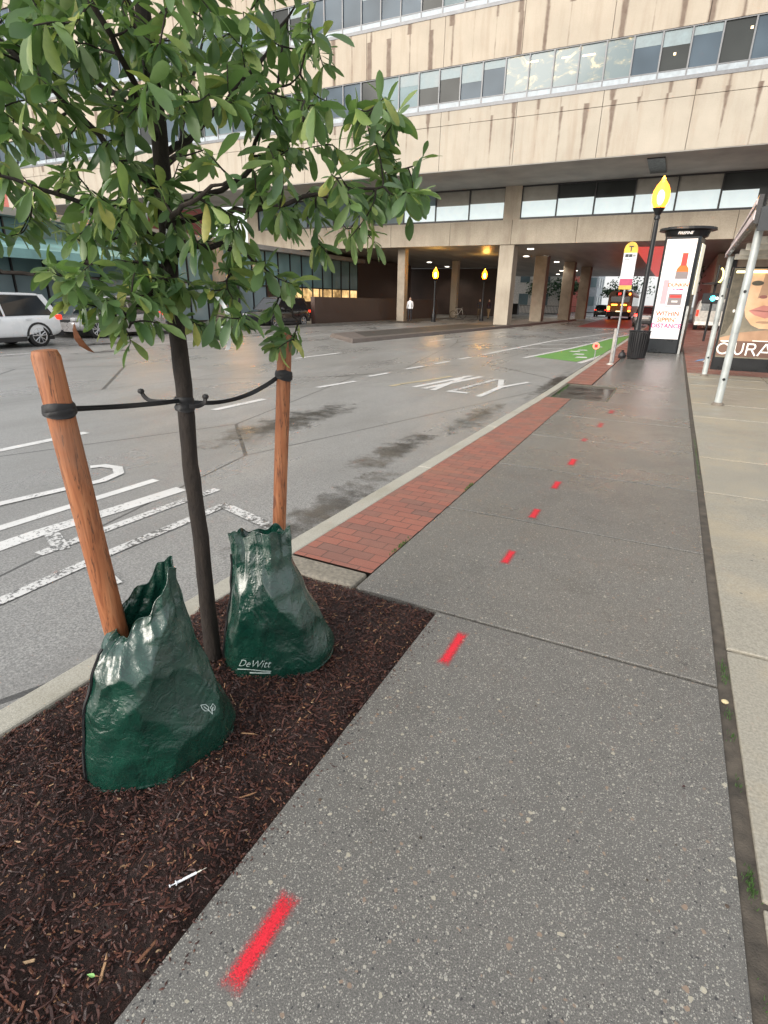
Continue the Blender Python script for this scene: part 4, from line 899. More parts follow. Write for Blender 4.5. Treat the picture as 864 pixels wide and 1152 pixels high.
small_leaf(.30,1.67,.004,.016,.8,(.05,.012,.012),'dark curled leaf on the grey sidewalk at right')
small_leaf(-.70,2.9,.004,.02,1.2,(.12,.11,.09),'brown leaf flake near the third red spray dash')
g = MB(); g.lathe([(.001,0),(.012,.001),(.014,.005),(.008,.010),(.001,.011)], 9, (.462,2.23,-.004)); tag(g.build('pebble', weathered('cream_pebble', (.62,.52,.30), .6), smooth=True), 'cream pebble lying in the dirt joint of the sidewalk', 'pebble')
g = MB(); g.lathe([(.001,-.02),(.028,0),(.034,.018),(.022,.036),(.001,.042)], 12, (-2.13,2.62,RZ+.09)); o = g.build('stone', weathered('white_stone', (.62,.61,.57), .6), smooth=True); tag(o, 'rounded white lump on the kerb edge behind the rear bag', 'stone')
random.seed(77)
gg = MB()
for k in range(60):
    x = random.uniform(-.75,.42); y = random.uniform(.4,8); r_ = random.uniform(.002,.006); gg.lathe([(.0005,0),(r_,.0005),(r_*.9,r_*.4),(.0005,r_*.55)], 7, (x,y,.001))
q = M('grit_stone'); q.set('Base Color', q.ramp(q.island(), [(0,(.03,.025,.02)),(.6,(.10,.07,.05)),(1,(.38,.35,.28))])); tag(gg.build('grit', q.m), 'scattered loose grit on the aggregate sidewalk', 'grit', kind='stuff')

# ------------------------------------------------------------------ vehicles
CARGLASS = M('car_glass', (.015,.017,.02), .06, spec=.8).m; TYRE = weathered('tyre', (.015,.015,.015), .7); RIM = weathered('alloy', (.55,.56,.58), .3, .8, bump=0); TRIMB = weathered('black_trim', (.02,.02,.022), .5)
def car(label, cat, paintm, cx, cy, face, L=4.55, Wd=1.84, Hh=1.66, suv=True, lit=False, z0=RZ):
    """length runs along local +x (front); face = heading angle"""
    t_ = thing('parked_car' if not lit else 'car', label, cat, (cx, cy, z0), face, 'cars on the street')
    hl = L/2; hw = Wd/2
    gc = .20; belt = .98 if suv else .92; hood = 1.02 if suv else .90
    # body stations: (x, z low, z high, half width)
    st = [(-hl, .50, .86, hw*.78), (-hl+.05, .36, belt+.02, hw*.90), (-hl+.35, .26, belt+.05, hw*.97), (-.95, gc, belt+.02, hw), (0, gc, belt-.01, hw), (.75, gc, belt-.02, hw), (1.05, gc, hood, hw*.99), (1.55, .24, hood-.05, hw*.97), (hl-.25, .27, hood-.15, hw*.90), (hl-.06, .32, hood-.28, hw*.82), (hl, .42, .62, hw*.70)]
    vs = []; fs = []; prof = [(-.55,0),(-.92,.04),(-1,.22),(-1,.5),(-.985,.72),(-.93,.9),(-.80,.985),(-.4,1.0),(0,1.005)]; prof = prof+[(-a, b3) for a, b3 in prof[-2::-1]]; n = len(prof)
    for x, zl, zh, w_ in st:
        for u_, v_ in prof: vs.append((x, u_*w_, zl+(zh-zl)*v_))
    for i in range(len(st)-1):
        for k in range(n-1): fs.append((i*n+k, i*n+k+1, (i+1)*n+k+1, (i+1)*n+k))
        fs.append((i*n+n-1, i*n, (i+1)*n, (i+1)*n+n-1))
    fs += [tuple(range(n)), tuple((len(st)-1)*n+k for k in range(n-1,-1,-1))]
    gm = MB(); gm.add(vs, fs); body = gm.build('body', paintm, t_, smooth=True); ss = body.modifiers.new('sub', 'SUBSURF'); ss.levels = 1; ss.render_levels = 2
    wheels = ((-hl+.92, ), (hl-.88, ))
    # wheel arch openings
    cut = MB()
    for wx in (-hl+.92, hl-.88):
        cut.tube([(wx,-hw-.2,.34),(wx,hw+.2,.34)], .395, 28)
    cutter = cut.build('arch_liner', TRIMB); bo = body.modifiers.new('arches', 'BOOLEAN'); bo.object = cutter; bo.solver = 'EXACT'
    dg = bpy.context.evaluated_depsgraph_get(); nm = bpy.data.meshes.new_from_object(body.evaluated_get(dg)); body.modifiers.clear(); body.data = nm; bpy.data.objects.remove(cutter)
    nm.polygons.foreach_set('use_smooth', [True]*len(nm.polygons)); nm.materials.clear(); nm.materials.append(paintm)
    nm.polygons.foreach_set('material_index', [0]*len(nm.polygons))
    # inner dark hull
    gm = MB(); gm.box(-hl+.3, hl-.35, -hw+.22, hw-.22, .2, .75); gm.build('underbody', TRIMB, t_)
    # greenhouse: glass loft + roof + pillars
    rr = -hl+.30 if suv else -hl+.55
    gh = [(rr-.12, belt, hw*.84), (rr+.28, Hh-.07, hw*.68), (-.2, Hh-.01, hw*.74), (.35, Hh-.05, hw*.72), (1.18, hood-.02, hw*.82)]
    def loft(gm_, k0, k1, top_only=False):
        pass
    gl = MB(); z_b = belt-.03
    A = [(rr-.14,hw*.86),(1.22,hw*.86)]; B2 = [(rr+.25,hw*.69),(.38,hw*.70)]; zt = Hh-.06
    def pt(x, y_, z_): return (x, y_, z_)
    v8 = [pt(A[0][0],-A[0][1],z_b),pt(A[1][0],-A[1][1],z_b),pt(A[1][0],A[1][1],z_b),pt(A[0][0],A[0][1],z_b),pt(B2[0][0],-B2[0][1],zt),pt(B2[1][0],-B2[1][1],zt),pt(B2[1][0],B2[1][1],zt),pt(B2[0][0],B2[0][1],zt)]
    gl.add(v8, [(0,3,2,1),(4,5,6,7),(0,1,5,4),(1,2,6,5),(2,3,7,6),(3,0,4,7)]); gl.build('glasshouse', CARGLASS, t_, bevel=.04)
    rf = MB(); sec = [(rr+.14,zt-.02,hw*.66),(rr+.3,Hh-.02,hw*.70),(-.4,Hh,hw*.72),(.2,Hh-.03,hw*.71),(.46,Hh-.10,hw*.68)]; vv = []; ff = []
    for x, z_, w_ in sec:
        for u_, dz in ((-1,-.07),(-.93,-.02),(-.6,0),(0,.012),(.6,0),(.93,-.02),(1,-.07)): vv.append((x,u_*w_,z_+dz))
    for i in range(len(sec)-1):
        for k in range(6): ff.append((i*7+k,i*7+k+1,(i+1)*7+k+1,(i+1)*7+k))
    rf.add(vv, ff); o = rf.build('roof', paintm, t_, smooth=True); sm = o.modifiers.new('t', 'SOLIDIFY'); sm.thickness = .04
    for s in (-1, 1):
        for (x0, x1, wd) in ((A[0][0]-.02, B2[0][0]-.02, .20 if suv else .14), (-.35,-.28,.06), (A[1][0]-.02, B2[1][0]-.0, .07)):
            a1 = Vector((x0, s*(hw*.86+.008), z_b-.02)); a2 = Vector((x1, s*(hw*.70+.006), zt)); pl = MB(); pl.add([a1+Vector((-wd/2,0,0)),a1+Vector((wd/2,0,0)),a2+Vector((wd/2,0,0)),a2+Vector((-wd/2,0,0)),a1+Vector((-wd/2,-s*.03,0)),a1+Vector((wd/2,-s*.03,0)),a2+Vector((wd/2,-s*.03,0)),a2+Vector((-wd/2,-s*.03,0))], [(0,1,2,3),(4,5,6,7),(0,1,5,4),(1,2,6,5),(2,3,7,6),(3,0,4,7)]); pl.build('pillar', paintm, t_)
    gm = MB()
    for wx in (-hl+.92, hl-.88):
        for s in (-1, 1):
            prf = [(wx+.42*math.cos(a*math.pi/12), .34+.42*math.sin(a*math.pi/12)) for a in range(13)]; prf2 = [(wx+.36*math.cos(a*math.pi/12), .34+.36*math.sin(a*math.pi/12)) for a in range(13)][::-1]
            for i in range(12):
                q1, q2, q3, q4 = prf[i], prf[i+1], prf2[11-i], prf2[12-i]; yy = s*(hw+.012); yi = s*(hw-.10)
                gm.add([(q1[0],yy,q1[1]),(q2[0],yy,q2[1]),(q3[0],yy,q3[1]),(q4[0],yy,q4[1]),(q1[0],yi,q1[1]),(q2[0],yi,q2[1]),(q3[0],yi,q3[1]),(q4[0],yi,q4[1])], [(0,1,2,3),(0,1,5,4),(2,3,7,6),(4,5,6,7)])
    for s in (-1, 1): gm.box(-hl+1.36, hl-1.32, *(sorted((s*(hw-.06), s*(hw+.008)))), .19, .33)
    gm.box(-hl-.03,-hl+.2,-hw*.8,hw*.8,.30,.48); gm.box(hl-.15,hl+.02,-hw*.66,hw*.66,.26,.40)
    gm.build('cladding', TRIMB if suv else paintm, t_)
    for wx in (-hl+.92, hl-.88):
        for s in (-1, 1):
            yo = s*(hw-.02); yi = s*(hw-.24)
            gm = MB(); gm.tube([(wx,yi,.34),(wx,yi+s*.03,.34),(wx,yo-s*.02,.34),(wx,yo,.34)], [.30,.345,.345,.31], 28); wh = gm.build('wheel', TYRE, t_, smooth=True)
            gm = MB()
            for k in range(5):
                for da in (-.14,.14):
                    a = k*2*math.pi/5+da+.3; gm.tube([(wx+.04*math.cos(a),yo+s*.004,.34+.04*math.sin(a)),(wx+.225*math.cos(a+da*.6),yo-s*.0,.34+.225*math.sin(a+da*.6))], .017, 6)
            rg = [(wx+.232*math.cos(a*math.pi/14), yo-s*.004, .34+.232*math.sin(a*math.pi/14)) for a in range(29)]; gm.tube(rg, .016, 6, cap=False); gm.tube([(wx,yo-s*.02,.34),(wx,yo+s*.014,.34)], .045, 12)
            gm.build('rim', RIM, wh, smooth=True)
    for s in (-1, 1):
        gm = MB(); gm.box(-hl-.015,-hl+.22, *sorted((s*hw*.56, s*hw*.90)), .82, .98); gm.build('taillight', REDL if lit else TAILR, t_, bevel=.03)
        gm = MB(); gm.box(hl-.32,hl-.04, *sorted((s*hw*.52, s*hw*.84)), .66, .78); gm.build('headlight', HEADL, t_, bevel=.03)
        gm = MB(); gm.box(.78,.92, *sorted((s*(hw-.02), s*(hw+.17))), belt, belt+.13); gm.build('mirror', paintm, t_, bevel=.03)
        for x_ in (-.05,-1.0):
            gm = MB(); gm.box(x_-.1,x_+.08, *sorted((s*(hw-.02), s*(hw+.018))), belt-.14, belt-.105); gm.build('door_handle', paintm, t_)
    gm = MB(); gm.box(hl-.10,hl-.012,-hw*.46,hw*.46,.44,.70); gm.build('grille', TRIMB, t_, bevel=.03)
    gm = MB(); gm.box(-hl-.022,-hl+.02,-.26,.26,.62,.74); gm.build('number_plate', TRIM, t_)
    return t_
TAILR = M('tail_lens', (.45,.015,.01), .2).emit((1,.05,.02), .8).m; HEADL = M('head_lens', (.55,.56,.58), .15, spec=.8).m
def carpaint(name, col, metal=.3): q = M(name, col, .28, metal, coat=1); q.set('Coat Roughness', .05); n = q.noise(3, 4); q.set('Roughness', q.ramp(n, [(.3,.22),(.7,.36)])); return q.m
WHITECAR = carpaint('white_car_paint', (.74,.76,.78), .0); SILVERCAR = carpaint('silver_car_paint', (.50,.48,.48), .5); BLACKCAR = carpaint('black_car_paint', (.012,.013,.016), .2); GREYCAR = carpaint('grey_car_paint', (.2,.2,.2))
D = -math.pi/2
car('white sport utility car cut off by the left edge, rear wheel above the near stake', 'car', WHITECAR, -19.35, 10.3, D, 4.4, 1.85, 1.66)
car('silver hatchback facing the white car, behind the hanging leaves', 'car', SILVERCAR, -21.35, 16.6, D, 4.5, 1.84, 1.62, False)
car('black sport utility car beyond the farther stake, rear light lit', 'car', BLACKCAR, -21.5, 28.3, D, 4.6, 1.9, 1.72)
0 and car('white car farther back, mostly hidden by tree leaves', 'car', WHITECAR, -24.2, 14.2, D, 4.5, 1.84, 1.7)
car('car with bright red tail lights queuing right of the bus', 'car', GREYCAR, -2.1, 52, math.pi/2, 4.6, 1.85, 1.6, True, True)
car('small dark car glimpsed left of the bus at the end of the street', 'car', BLACKCAR, -9.5, 88, math.pi/2, 4.5, 1.85, 1.6)
# bus seen from behind
bt = thing('city_bus', 'yellow and grey city bus seen from behind with glowing orange lights', 'bus', (-6.0,72,RZ))
BUSY = weathered('bus_yellow', (.55,.30,.06), .4, scale=3); BUSG = weathered('bus_grey', (.42,.35,.26), .4)
gm = MB(); gm.prism([(-1.28,.35),(1.28,.35),(1.3,1.2),(1.27,2.7),(1.1,3.0),(.7,3.12),(-.7,3.12),(-1.1,3.0),(-1.27,2.7),(-1.3,1.2)], 'y', 0, 12); gm.build('body', BUSG, bt, bevel=.06)
gm = MB(); gm.box(-1.22,1.22,-.03,.0,.95,1.75); gm.box(-1.31,-1.29,.2,11.8,.6,1.3); gm.box(1.29,1.315,.2,11.8,.6,1.3); gm.build('engine_cover', BUSY, bt)
gm = MB(); gm.box(-1.25,1.25,-.10,.02,.38,.86); gm.build('bumper', TRIMB, bt, bevel=.04)
gm = MB(); gm.box(-1.0,1.0,-.02,.0,1.95,2.5); gm.build('rear_window', CARGLASS, bt)
gm = MB()
for k in range(6): gm.box(1.29,1.31,.6+k*1.85,2.2+k*1.85,1.5,2.45)
gm.build('side_windows', CARGLASS, bt)
gm = MB(); gm.box(-.55,.75,-.04,0,2.62,2.95); gm.build('route_display', TRIMB, bt)
text_mesh('route_number', '39', .30, REDL, bt, Matrix.Translation((-6.3,71.94,RZ+2.68)) @ Matrix.Rotation(R(90),4,'X'), .005)
for x, z, w_, h_, m_ in ((-1.12,1.25,.13,.20,ORL),(1.12,1.25,.13,.20,REDL),(-.55,1.62,.32,.07,ORL),(.45,1.62,.32,.07,ORL),(-1.12,.98,.13,.09,REDL),(1.12,.98,.13,.09,ORL),(0,.92,.3,.05,WARM),(.95,2.78,.09,.1,ORL)):
    gm = MB(); gm.box(x-w_,x+w_,-.06,0,z-h_,z+h_); gm.build('tail_lamp', m_, bt, bevel=.02)
for s in (-1, 1):
    gm = MB(); gm.tube([(s*1.0,2.6,.48),(s*1.29,2.6,.48)], .48, 24); gm.build('wheel', TYRE, bt, smooth=True)
# van under the right side
vt = thing('white_van', 'beige-white van seen from behind between the kiosk and the shelter pole', 'van', (2.15,44.0,-.02))
VP = weathered('van_paint', (.45,.43,.39), .4)
gm = MB(); gm.prism([(-.95,.35),(.95,.35),(.97,1.1),(.85,1.85),(.7,1.98),(-.7,1.98),(-.85,1.85),(-.97,1.1)], 'y', 0, 4.2); gm.build('body', VP, vt, bevel=.05)
gm = MB(); gm.box(-.72,.72,-.02,0,1.25,1.78); gm.build('rear_window', weathered('van_window', (.18,.19,.19), .2), vt)
gm = MB(); gm.box(-.95,.95,-.10,0,.35,.58); gm.build('bumper', TRIM, vt)
for s in (-1,1):
    gm = MB(); gm.box(s*.88-.07,s*.88+.07,-.03,0,.9,1.3); gm.build('taillight', TAILR, vt); gm = MB(); gm.tube([(s*.7,.9,.33),(s*.94,.9,.33)], .33, 20); gm.build('wheel', TYRE, vt, smooth=True)

# ------------------------------------------------------------------ street furniture
def acorn_lamp(x, y, lab, h=4.9, scale=1, first=None):
    t_ = thing('street_lamp', lab, 'street lamp', (x,y,0), 0, 'acorn street lamps'); H0 = h-1.0
    gm = MB(); gm.lathe([(.19,0),(.19,.10),(.15,.14),(.15,.5),(.12,.58),(.10,.62),(.10,.9),(.085,.95),(.075,1.0),(.066,H0-.5),(.058,H0-.12),(.085,H0-.10),(.085,H0-.06),(.06,H0),(.10,H0+.06),(.155,H0+.16),(.165,H0+.19)], 16); gm.build('pole', BLACKM, t_, smooth=True)
    gm = MB(); gm.lathe([(.14,H0+.19),(.21,H0+.33),(.235,H0+.48),(.22,H0+.62),(.16,H0+.76),(.085,H0+.86),(.05,H0+.90)], 20); o = gm.build('globe', GLOBE, t_, smooth=True); gm = MB(); gm.lathe([(.02,H0+.26),(.07,H0+.32),(.10,H0+.44),(.085,H0+.56),(.03,H0+.64)], 14); gm.build('bulb', SODCORE, o, smooth=True)
    gm = MB(); gm.lathe([(.05,H0+.90),(.055,H0+.93),(.02,H0+.97),(.012,H0+1.0)], 10); gm.build('finial', SODIUM, t_, smooth=True)
    ld = bpy.data.lights.new('lamp_light', 'POINT'); ld.energy = 45; ld.color = (1,.55,.12); ld.shadow_soft_size = .25; lo = bpy.data.objects.new('bulb', ld); C.objects.link(lo); lo.parent = t_; lo.location = (0,0,H0-.05+.75 + .6)
    lo.location = (0,-.0,H0+1.35)
    return t_
acorn_lamp(-.99,19.55,'tall black street lamp with glowing orange acorn globe beside the kiosk', 4.95)
acorn_lamp(-16.75,41.7,'lit acorn street lamp in front of the parapet wall under the building', 3.9)
acorn_lamp(-14.8,47.8,'lit acorn street lamp deep under the building, left of the pale column', 4.1)
acorn_lamp(-23.3,20.0,'lit acorn street lamp behind the crown of the young tree at left', 5.2)
acorn_lamp(-22.9,26.5,'lit acorn street lamp behind the black car', 4.1)
# bus stop sign
t = thing('bus_stop_sign', 'white bus stop sign with round yellow top on a thin grey pole', 'bus stop sign', (-1.33,16.78,0))
gm = MB(); gm.tube([(0,.02,0),(0,.02,2.95)], .028, 10); gm.build('pole', weathered('galvanised', (.35,.36,.37), .4, .6), t, smooth=True)
gm = MB(); gm.box(-.16,.16,-.012,.0,2.07,2.80); gm.build('panel', weathered('sign_white', (.66,.68,.70), .4, bump=0), t)
gm = MB(); gm.prism([(-.165,2.76)]+[(.165*math.cos(a), 2.82+.2*math.sin(a)) for a in [math.pi-i*math.pi/12 for i in range(13)]]+[(.165,2.76)], 'y', -.016, -.0); gm.build('yellow_top', weathered('sign_yellow', (.75,.45,.04), .4, bump=0), t)
gm = MB(); gm.box(-.155,.155,-.014,-.012,1.98,2.14); gm.build('magenta_band', weathered('sign_magenta', (.42,.05,.12), .4, bump=0), t); gm = MB(); gm.box(-.155,.155,-.014,-.0,1.88,1.98); gm.build('yellow_band', weathered('sign_ochre', (.6,.36,.06), .4, bump=0), t)
gm = MB(); gm.box(-.12,-.04,-.016,-.012,2.66,2.73); gm.box(-.03,.05,-.016,-.012,2.66,2.73); gm.build('route_pill', BLACKP, t); gm = MB(); gm.box(.06,.13,-.016,-.012,2.67,2.72); gm.box(-.13,.0,-.016,-.012,2.60,2.615); gm.build('route_pill', weathered('grey_pill', (.25,.25,.25), .5), t)
text_mesh('letter', 'T', .17, BLACKP, t, Matrix.Translation((-1.33,16.76,2.80)) @ Matrix.Rotation(R(90),4,'X'), .002, 0, .006, 'CENTER')
# low marker post with red square
t = thing('marker_post', 'short grey post with a red square reflector beside the green bike lane', 'post', (-1.33,16.1,0))
gm = MB(); gm.box(-.03,.03,-.015,.015,0,.92); gm.build('post', weathered('post_grey', (.33,.31,.29), .4, .4), t); gm = MB(); gm.lathe([(.09,0),(.09,.02),(.04,.05)], 12); gm.build('base', weathered('base_pale', (.5,.48,.44), .5), t)
t = thing('delineator', 'round orange plate with a red square standing beside the bike lane', 'delineator', (-2.02,18.6,RZ))
gm = MB(); gm.tube([(0,0,0),(0,0,.38)], .015, 8); gm.build('stem', weathered('stem_grey', (.3,.3,.3), .5), t); gm = MB(); gm.tube([(0,-.03,.43),(0,-.015,.43)], .10, 20); gm.build('plate', M('fluorescent_orange', (.95,.24,.16), .5).emit((1,.2,.12), .5).m, t); gm = MB(); gm.box(-.045,.045,-.036,-.03,.385,.475); gm.build('red_square', M('deep_red', (.55,.01,.01), .4).m, t)
# litter bin
t = thing('litter_bin', 'black slatted litter bin at the foot of the tall street lamp', 'bin', (-.84,18.35,0))
gm = MB(); n = 26
for k in range(n):
    a = 2*math.pi*k/n; c_, s_ = math.cos(a), math.sin(a); gm.tube([(.235*c_,.235*s_,.05),(.27*c_,.27*s_,.5),(.275*c_,.275*s_,.78)], .017, 6)
gm.build('slats', BLACKM, t); gm = MB(); gm.lathe([(.225,.03),(.25,.06),(.255,.75),(.2,.76)], 24); gm.build('liner', BLACKP, t, smooth=True)
gm = MB(); gm.tube([(.285*math.cos(2*math.pi*k/24), .285*math.sin(2*math.pi*k/24), .79) for k in range(25)], .02, 8, cap=False); gm.build('top_ring', BLACKM, t, smooth=True)
gm = MB(); gm.box(-.02,.02,-.02,.02,0,.05)
t = thing('rubbish_bag', 'small dark crumpled bag on the ground left of the litter bin', 'bag', (-1.22,18.3,0))
gm = MB(); gm.lathe([(.01,0),(.10,.01),(.12,.08),(.08,.16),(.03,.2),(.045,.24)], 9); o = gm.build('crumpled_bag', BLACKP, t)
# kiosk
t = thing('advertising_kiosk', 'tall black advertising kiosk with lit drink poster and oval roof on the sidewalk', 'advertising kiosk', (-.13,21.3,0))
gm = MB(); gm.prism([(-.56,0),(.36,0),(.44,.10),(.56,.9),(.45,1.15),(-.45,1.15),(-.60,.9),(-.60,.06)], 'z', .0, 3.55); gm.build('body', weathered('kiosk_dark', (.018,.022,.026), .3, .3, scale=2), t, bevel=.02)
gm = MB()
for z0_, z1_, sc1, sc2 in ((3.55,3.74,.72,.80),(3.74,3.82,1.0,.98)):
    pr = []
    for s_, z_ in ((sc1, z0_), (sc2, z1_)): pr.append([(-.0+.84*s_*math.cos(2*math.pi*k/32), .5+.72*s_*math.sin(2*math.pi*k/32), z_) for k in range(32)])
    gm.add(pr[0]+pr[1], [tuple(range(31,-1,-1)), tuple(range(32,64))]+[(k,(k+1)%32,(k+1)%32+32,k+32) for k in range(32)])
gm.build('oval_roof', BLACKM, t, bevel=.01)
q = M('poster_backlit', (.8,.78,.78), .4); n = q.noise(1.5, 3); q.set('Base Color', q.ramp(n, [(.3,(.72,.68,.70)),(.7,(.85,.83,.83))])); q.emit(q.ramp(n, [(.3,(.95,.86,.88)),(.7,(1,.97,.97))]), .22)
gm = MB(); gm.box(-.53,.33,-.022,-.003,.46,3.47); poster = gm.build('poster', q.m, t)
def pm(name, col, e=.10): return M(name, tuple(c**1.5*.8 for c in col), .4).emit(col, e).m
PO = pm('poster_orange', (.95,.30,.06)); PR = pm('poster_red', (.80,.12,.10)); PM_ = pm('poster_magenta', (.75,.10,.35)); PG = pm('poster_grey', (.40,.36,.36)); PP = pm('poster_pink', (.80,.42,.44), .4)
def pq(pts_, m_, nm, y0=-.026): g_ = MB(); g_.prism(pts_, 'y', y0, -.023); o = g_.build(nm, m_, poster); return o
pq([(-.11,2.31),(.25,2.31),(.25,2.52),(-.11,2.52)], PG, 'bottle_base'); pq([(-.11,2.52),(.25,2.52),(.23,2.62),(.155,2.72),(.15,3.07),(-.01,3.07),(-.015,2.72),(-.09,2.62)], PO, 'bottle'); pq([(.0,2.70),(.14,2.70),(.14,3.05),(.0,3.05)], PR, 'bottle_neck', -.029)
pq([(-.41,1.55),(-.24,1.55),(-.24,2.28),(-.41,2.28)], PP, 'tall_pack'); pq([(-.19,1.52),(.21,1.52),(.21,1.87),(-.19,1.87)], PG, 'box_pack'); pq([(-.15,1.74),(.18,1.74),(.18,1.83),(-.15,1.83)], PR, 'box_band', -.029); pq([(-.08,1.60),(.10,1.60),(.10,1.66),(-.08,1.66)], TRIM, 'box_label', -.029); pq([(-.25,1.45),(.25,1.45),(.25,1.475),(-.25,1.475)], PG, 'shelf_line'); pq([(-.34,2.3),(-.32,2.3),(-.32,3.45),(-.34,3.45)], PP, 'thin_line')
KT = Matrix.Translation
def ktext(body, x, z, size, m_, sx=1, bold=.003): text_mesh('lettering', body, size, m_, poster, KT((-.13+x,21.3-.024,z)) @ Matrix.Rotation(R(90),4,'X'), .0025, 0, bold, 'CENTER', 1)
for bdy, x, z, s_, m_ in (("DUNKIN'", .04, 2.08, .15, PO), ('AT HOME', .04, 1.97, .07, PM_), ('WITHIN', -.12, 1.19, .19, pm('poster_brown', (.70,.25,.08))), ("SIPPIN'", -.12, 1.00, .19, pm('poster_amber', (.65,.33,.06))), ('DISTANCE', -.10, .81, .19, PM_)):
    o = text_mesh('lettering', bdy, s_, m_, None, KT((-.13+x,21.3-.028,z)) @ Matrix.Rotation(R(90),4,'X'), .0025, 0, .004, 'CENTER'); o.parent = poster; o.matrix_parent_inverse = Matrix.Translation((.13,-21.3,0))
for o in [x_ for x_ in poster.children if x_.name.startswith('lettering')]: pass
o = text_mesh('header_lettering', 'FIREFINE', .11, WHITEPL, None, KT((-.19,21.3-.095,3.60)) @ Matrix.Rotation(R(90),4,'X'), .004, .3, .003, 'CENTER'); o.parent = t; o.matrix_parent_inverse = Matrix.Translation((.13,-21.3,0))
q = M('side_screen', (.7,.68,.55), .4).emit((1,.94,.72), .25); gm = MB(); gm.add([(.475,.16,1.85),(.575,.86,1.85),(.575,.86,3.35),(.475,.16,3.35),(.50,.155,1.85),(.60,.855,1.85),(.60,.855,3.35),(.50,.155,3.35)], [(0,1,2,3),(4,5,6,7),(0,1,5,4),(1,2,6,5),(2,3,7,6),(3,0,4,7)]); gm.build('side_screen', q.m, t)
gm = MB(); gm.box(.40,.47,.02,.12,.0,1.5); gm.build('corner_trim', weathered('steel_trim', (.42,.43,.42), .35, .5), t)
# litter by the kiosk
t = thing('litter', 'blue and white scrap of litter on the brick paving right of the kiosk', 'litter', (.93,18.6,.004))
gm = MB(); gm.add([(-.2,0,0),(.0,-.06,.05),(.05,.1,.09),(-.12,.12,.04)], [(0,1,2,3)]); gm.build('blue_wrapper', weathered('blue_wrapper', (.08,.22,.42), .4), t); gm = MB(); gm.add([(.0,-.05,.01),(.18,-.04,.02),(.2,.1,.08),(.05,.1,.06)], [(0,1,2,3)]); gm.build('white_scrap', TRIM, t)
# bus shelter
t = thing('bus_shelter', 'bus shelter with pale round posts and dark pitched roof at the right edge', 'bus shelter', (.85,10.4,0))
PALE = weathered('pale_post', (.46,.49,.48), .35, .2, scale=3)
inv = Matrix.Translation((-.85,-10.4,0))
def Sh(gm, nm, m_, **k): o = gm.build(nm, m_, t, **k); o.matrix_parent_inverse = inv; return o
for x, y, h_ in ((.87,10.4,2.62),(.83,14.75,2.50),(2.55,14.75,2.5),(2.6,10.4,2.6)):
    gm = MB(); gm.tube([(x,y,0),(x,y,h_)], .056, 18); o = Sh(gm, 'post', PALE, smooth=True)
    gm = MB(); gm.lathe([(.085,0),(.085,.035),(.06,.05)], 18, (x,y,0)); c = gm.build('foot', weathered('foot_rusty', (.20,.17,.14), .6), o, smooth=True); 
    for z_ in (.42,1.72):
        gm = MB(); gm.tube([(x,y-.05,z_),(x,y-.066,z_)], .022, 10); gm.build('bolt', BLACKM, o, smooth=True)
gm = MB(); gm.prism([(10.0,2.60),(15.2,2.50),(15.2,2.54),(10.0,2.96)], 'x', .74, .80); Sh(gm, 'roof_fascia', weathered('fascia_dark', (.03,.028,.03), .3, scale=3))
gm = MB(); gm.prism([(9.97,2.64),(14.9,2.53),(14.9,2.57),(9.97,2.76)], 'x', .725, .74); gm.prism([(10.05,2.84),(13.2,2.66),(13.2,2.68),(10.05,2.91)], 'x', .725, .74); Sh(gm, 'fascia_stripe', weathered('fascia_pale', (.66,.56,.56), .4))
gm = MB(); gm.prism([(.80,2.80),(1.7,3.05),(2.75,2.80),(2.75,2.74),(1.7,2.98),(.80,2.74)], 'y', 10.0, 15.2); Sh(gm, 'roof', weathered('roof_dark', (.03,.035,.04), .4))
gm = MB(); gm.prism([(.80,2.50),(2.75,2.50),(2.75,2.79),(1.7,3.0),(.80,2.79)], 'y', 9.94, 9.99); Sh(gm, 'roof_end', weathered('gable_dark', (.025,.03,.035), .35))
RAFT = weathered('rafter_pale', (.62,.58,.50), .5)
for y in (10.7,11.8,12.9,14.0): gm = MB(); gm.box(.86,2.7,y,y+.10,2.40,2.50); Sh(gm, 'rafter', RAFT)
gm = MB(); gm.tube([(1.0,14.7,2.2),(2.45,14.7,2.2)], .022, 8); Sh(gm, 'light_tube', lamp('tube_light', (1,.86,.45), 2.2))
ad = MB(); ad.box(.92,2.45,14.78,14.90,.16,2.30); o = Sh(ad, 'advert_frame', BLACKM)
gm = MB(); gm.box(1.18,1.22,14.80,14.86,0,.16); gm.box(2.2,2.24,14.80,14.86,0,.16); c = gm.build('leg', BLACKM, o)
# poster picture: a large close-up of a plain face above white letters (relief of overlapping painted shapes)
q = M('portrait_backdrop'); n = q.noise(2.2, 5, .6); q.set('Base Color', q.ramp(n, [(.3,(.06,.055,.04)),(.6,(.17,.145,.10)),(.8,(.28,.24,.18))])); q.emit(q.ramp(n, [(.3,(.10,.09,.07)),(.7,(.30,.25,.18))]), .35); q.set('Roughness', .25)
gm = MB(); gm.box(.96,2.41,14.762,14.78,.44,2.27); por = gm.build('portrait', q.m, o)
def skin(nm, c1, c2, sc_=3, st=.30): q = M(nm); n = q.noise(sc_, 4); q.set('Base Color', q.ramp(n, [(.3,c1),(.7,c2)])); q.emit(q.ramp(n, [(.3,c1),(.7,c2)]), st); q.set('Roughness', .25); return q.m
SK = skin('printed_skin', (.52,.30,.16), (.74,.47,.29)); SK2 = skin('printed_skin_shade', (.30,.17,.10), (.42,.26,.16)); LIP = skin('printed_lips', (.40,.15,.12), (.52,.22,.18)); LIP2 = skin('printed_lip_line', (.20,.07,.06), (.26,.10,.08)); HAIR = skin('printed_hair', (.05,.045,.03), (.12,.10,.07), 8, .2)
def pp(pts_, m_, nm, ly): g_ = MB(); g_.prism(pts_, 'y', 14.762-.002*ly, 14.762-.002*(ly-1)-.0002); return g_.build(nm, m_, por)
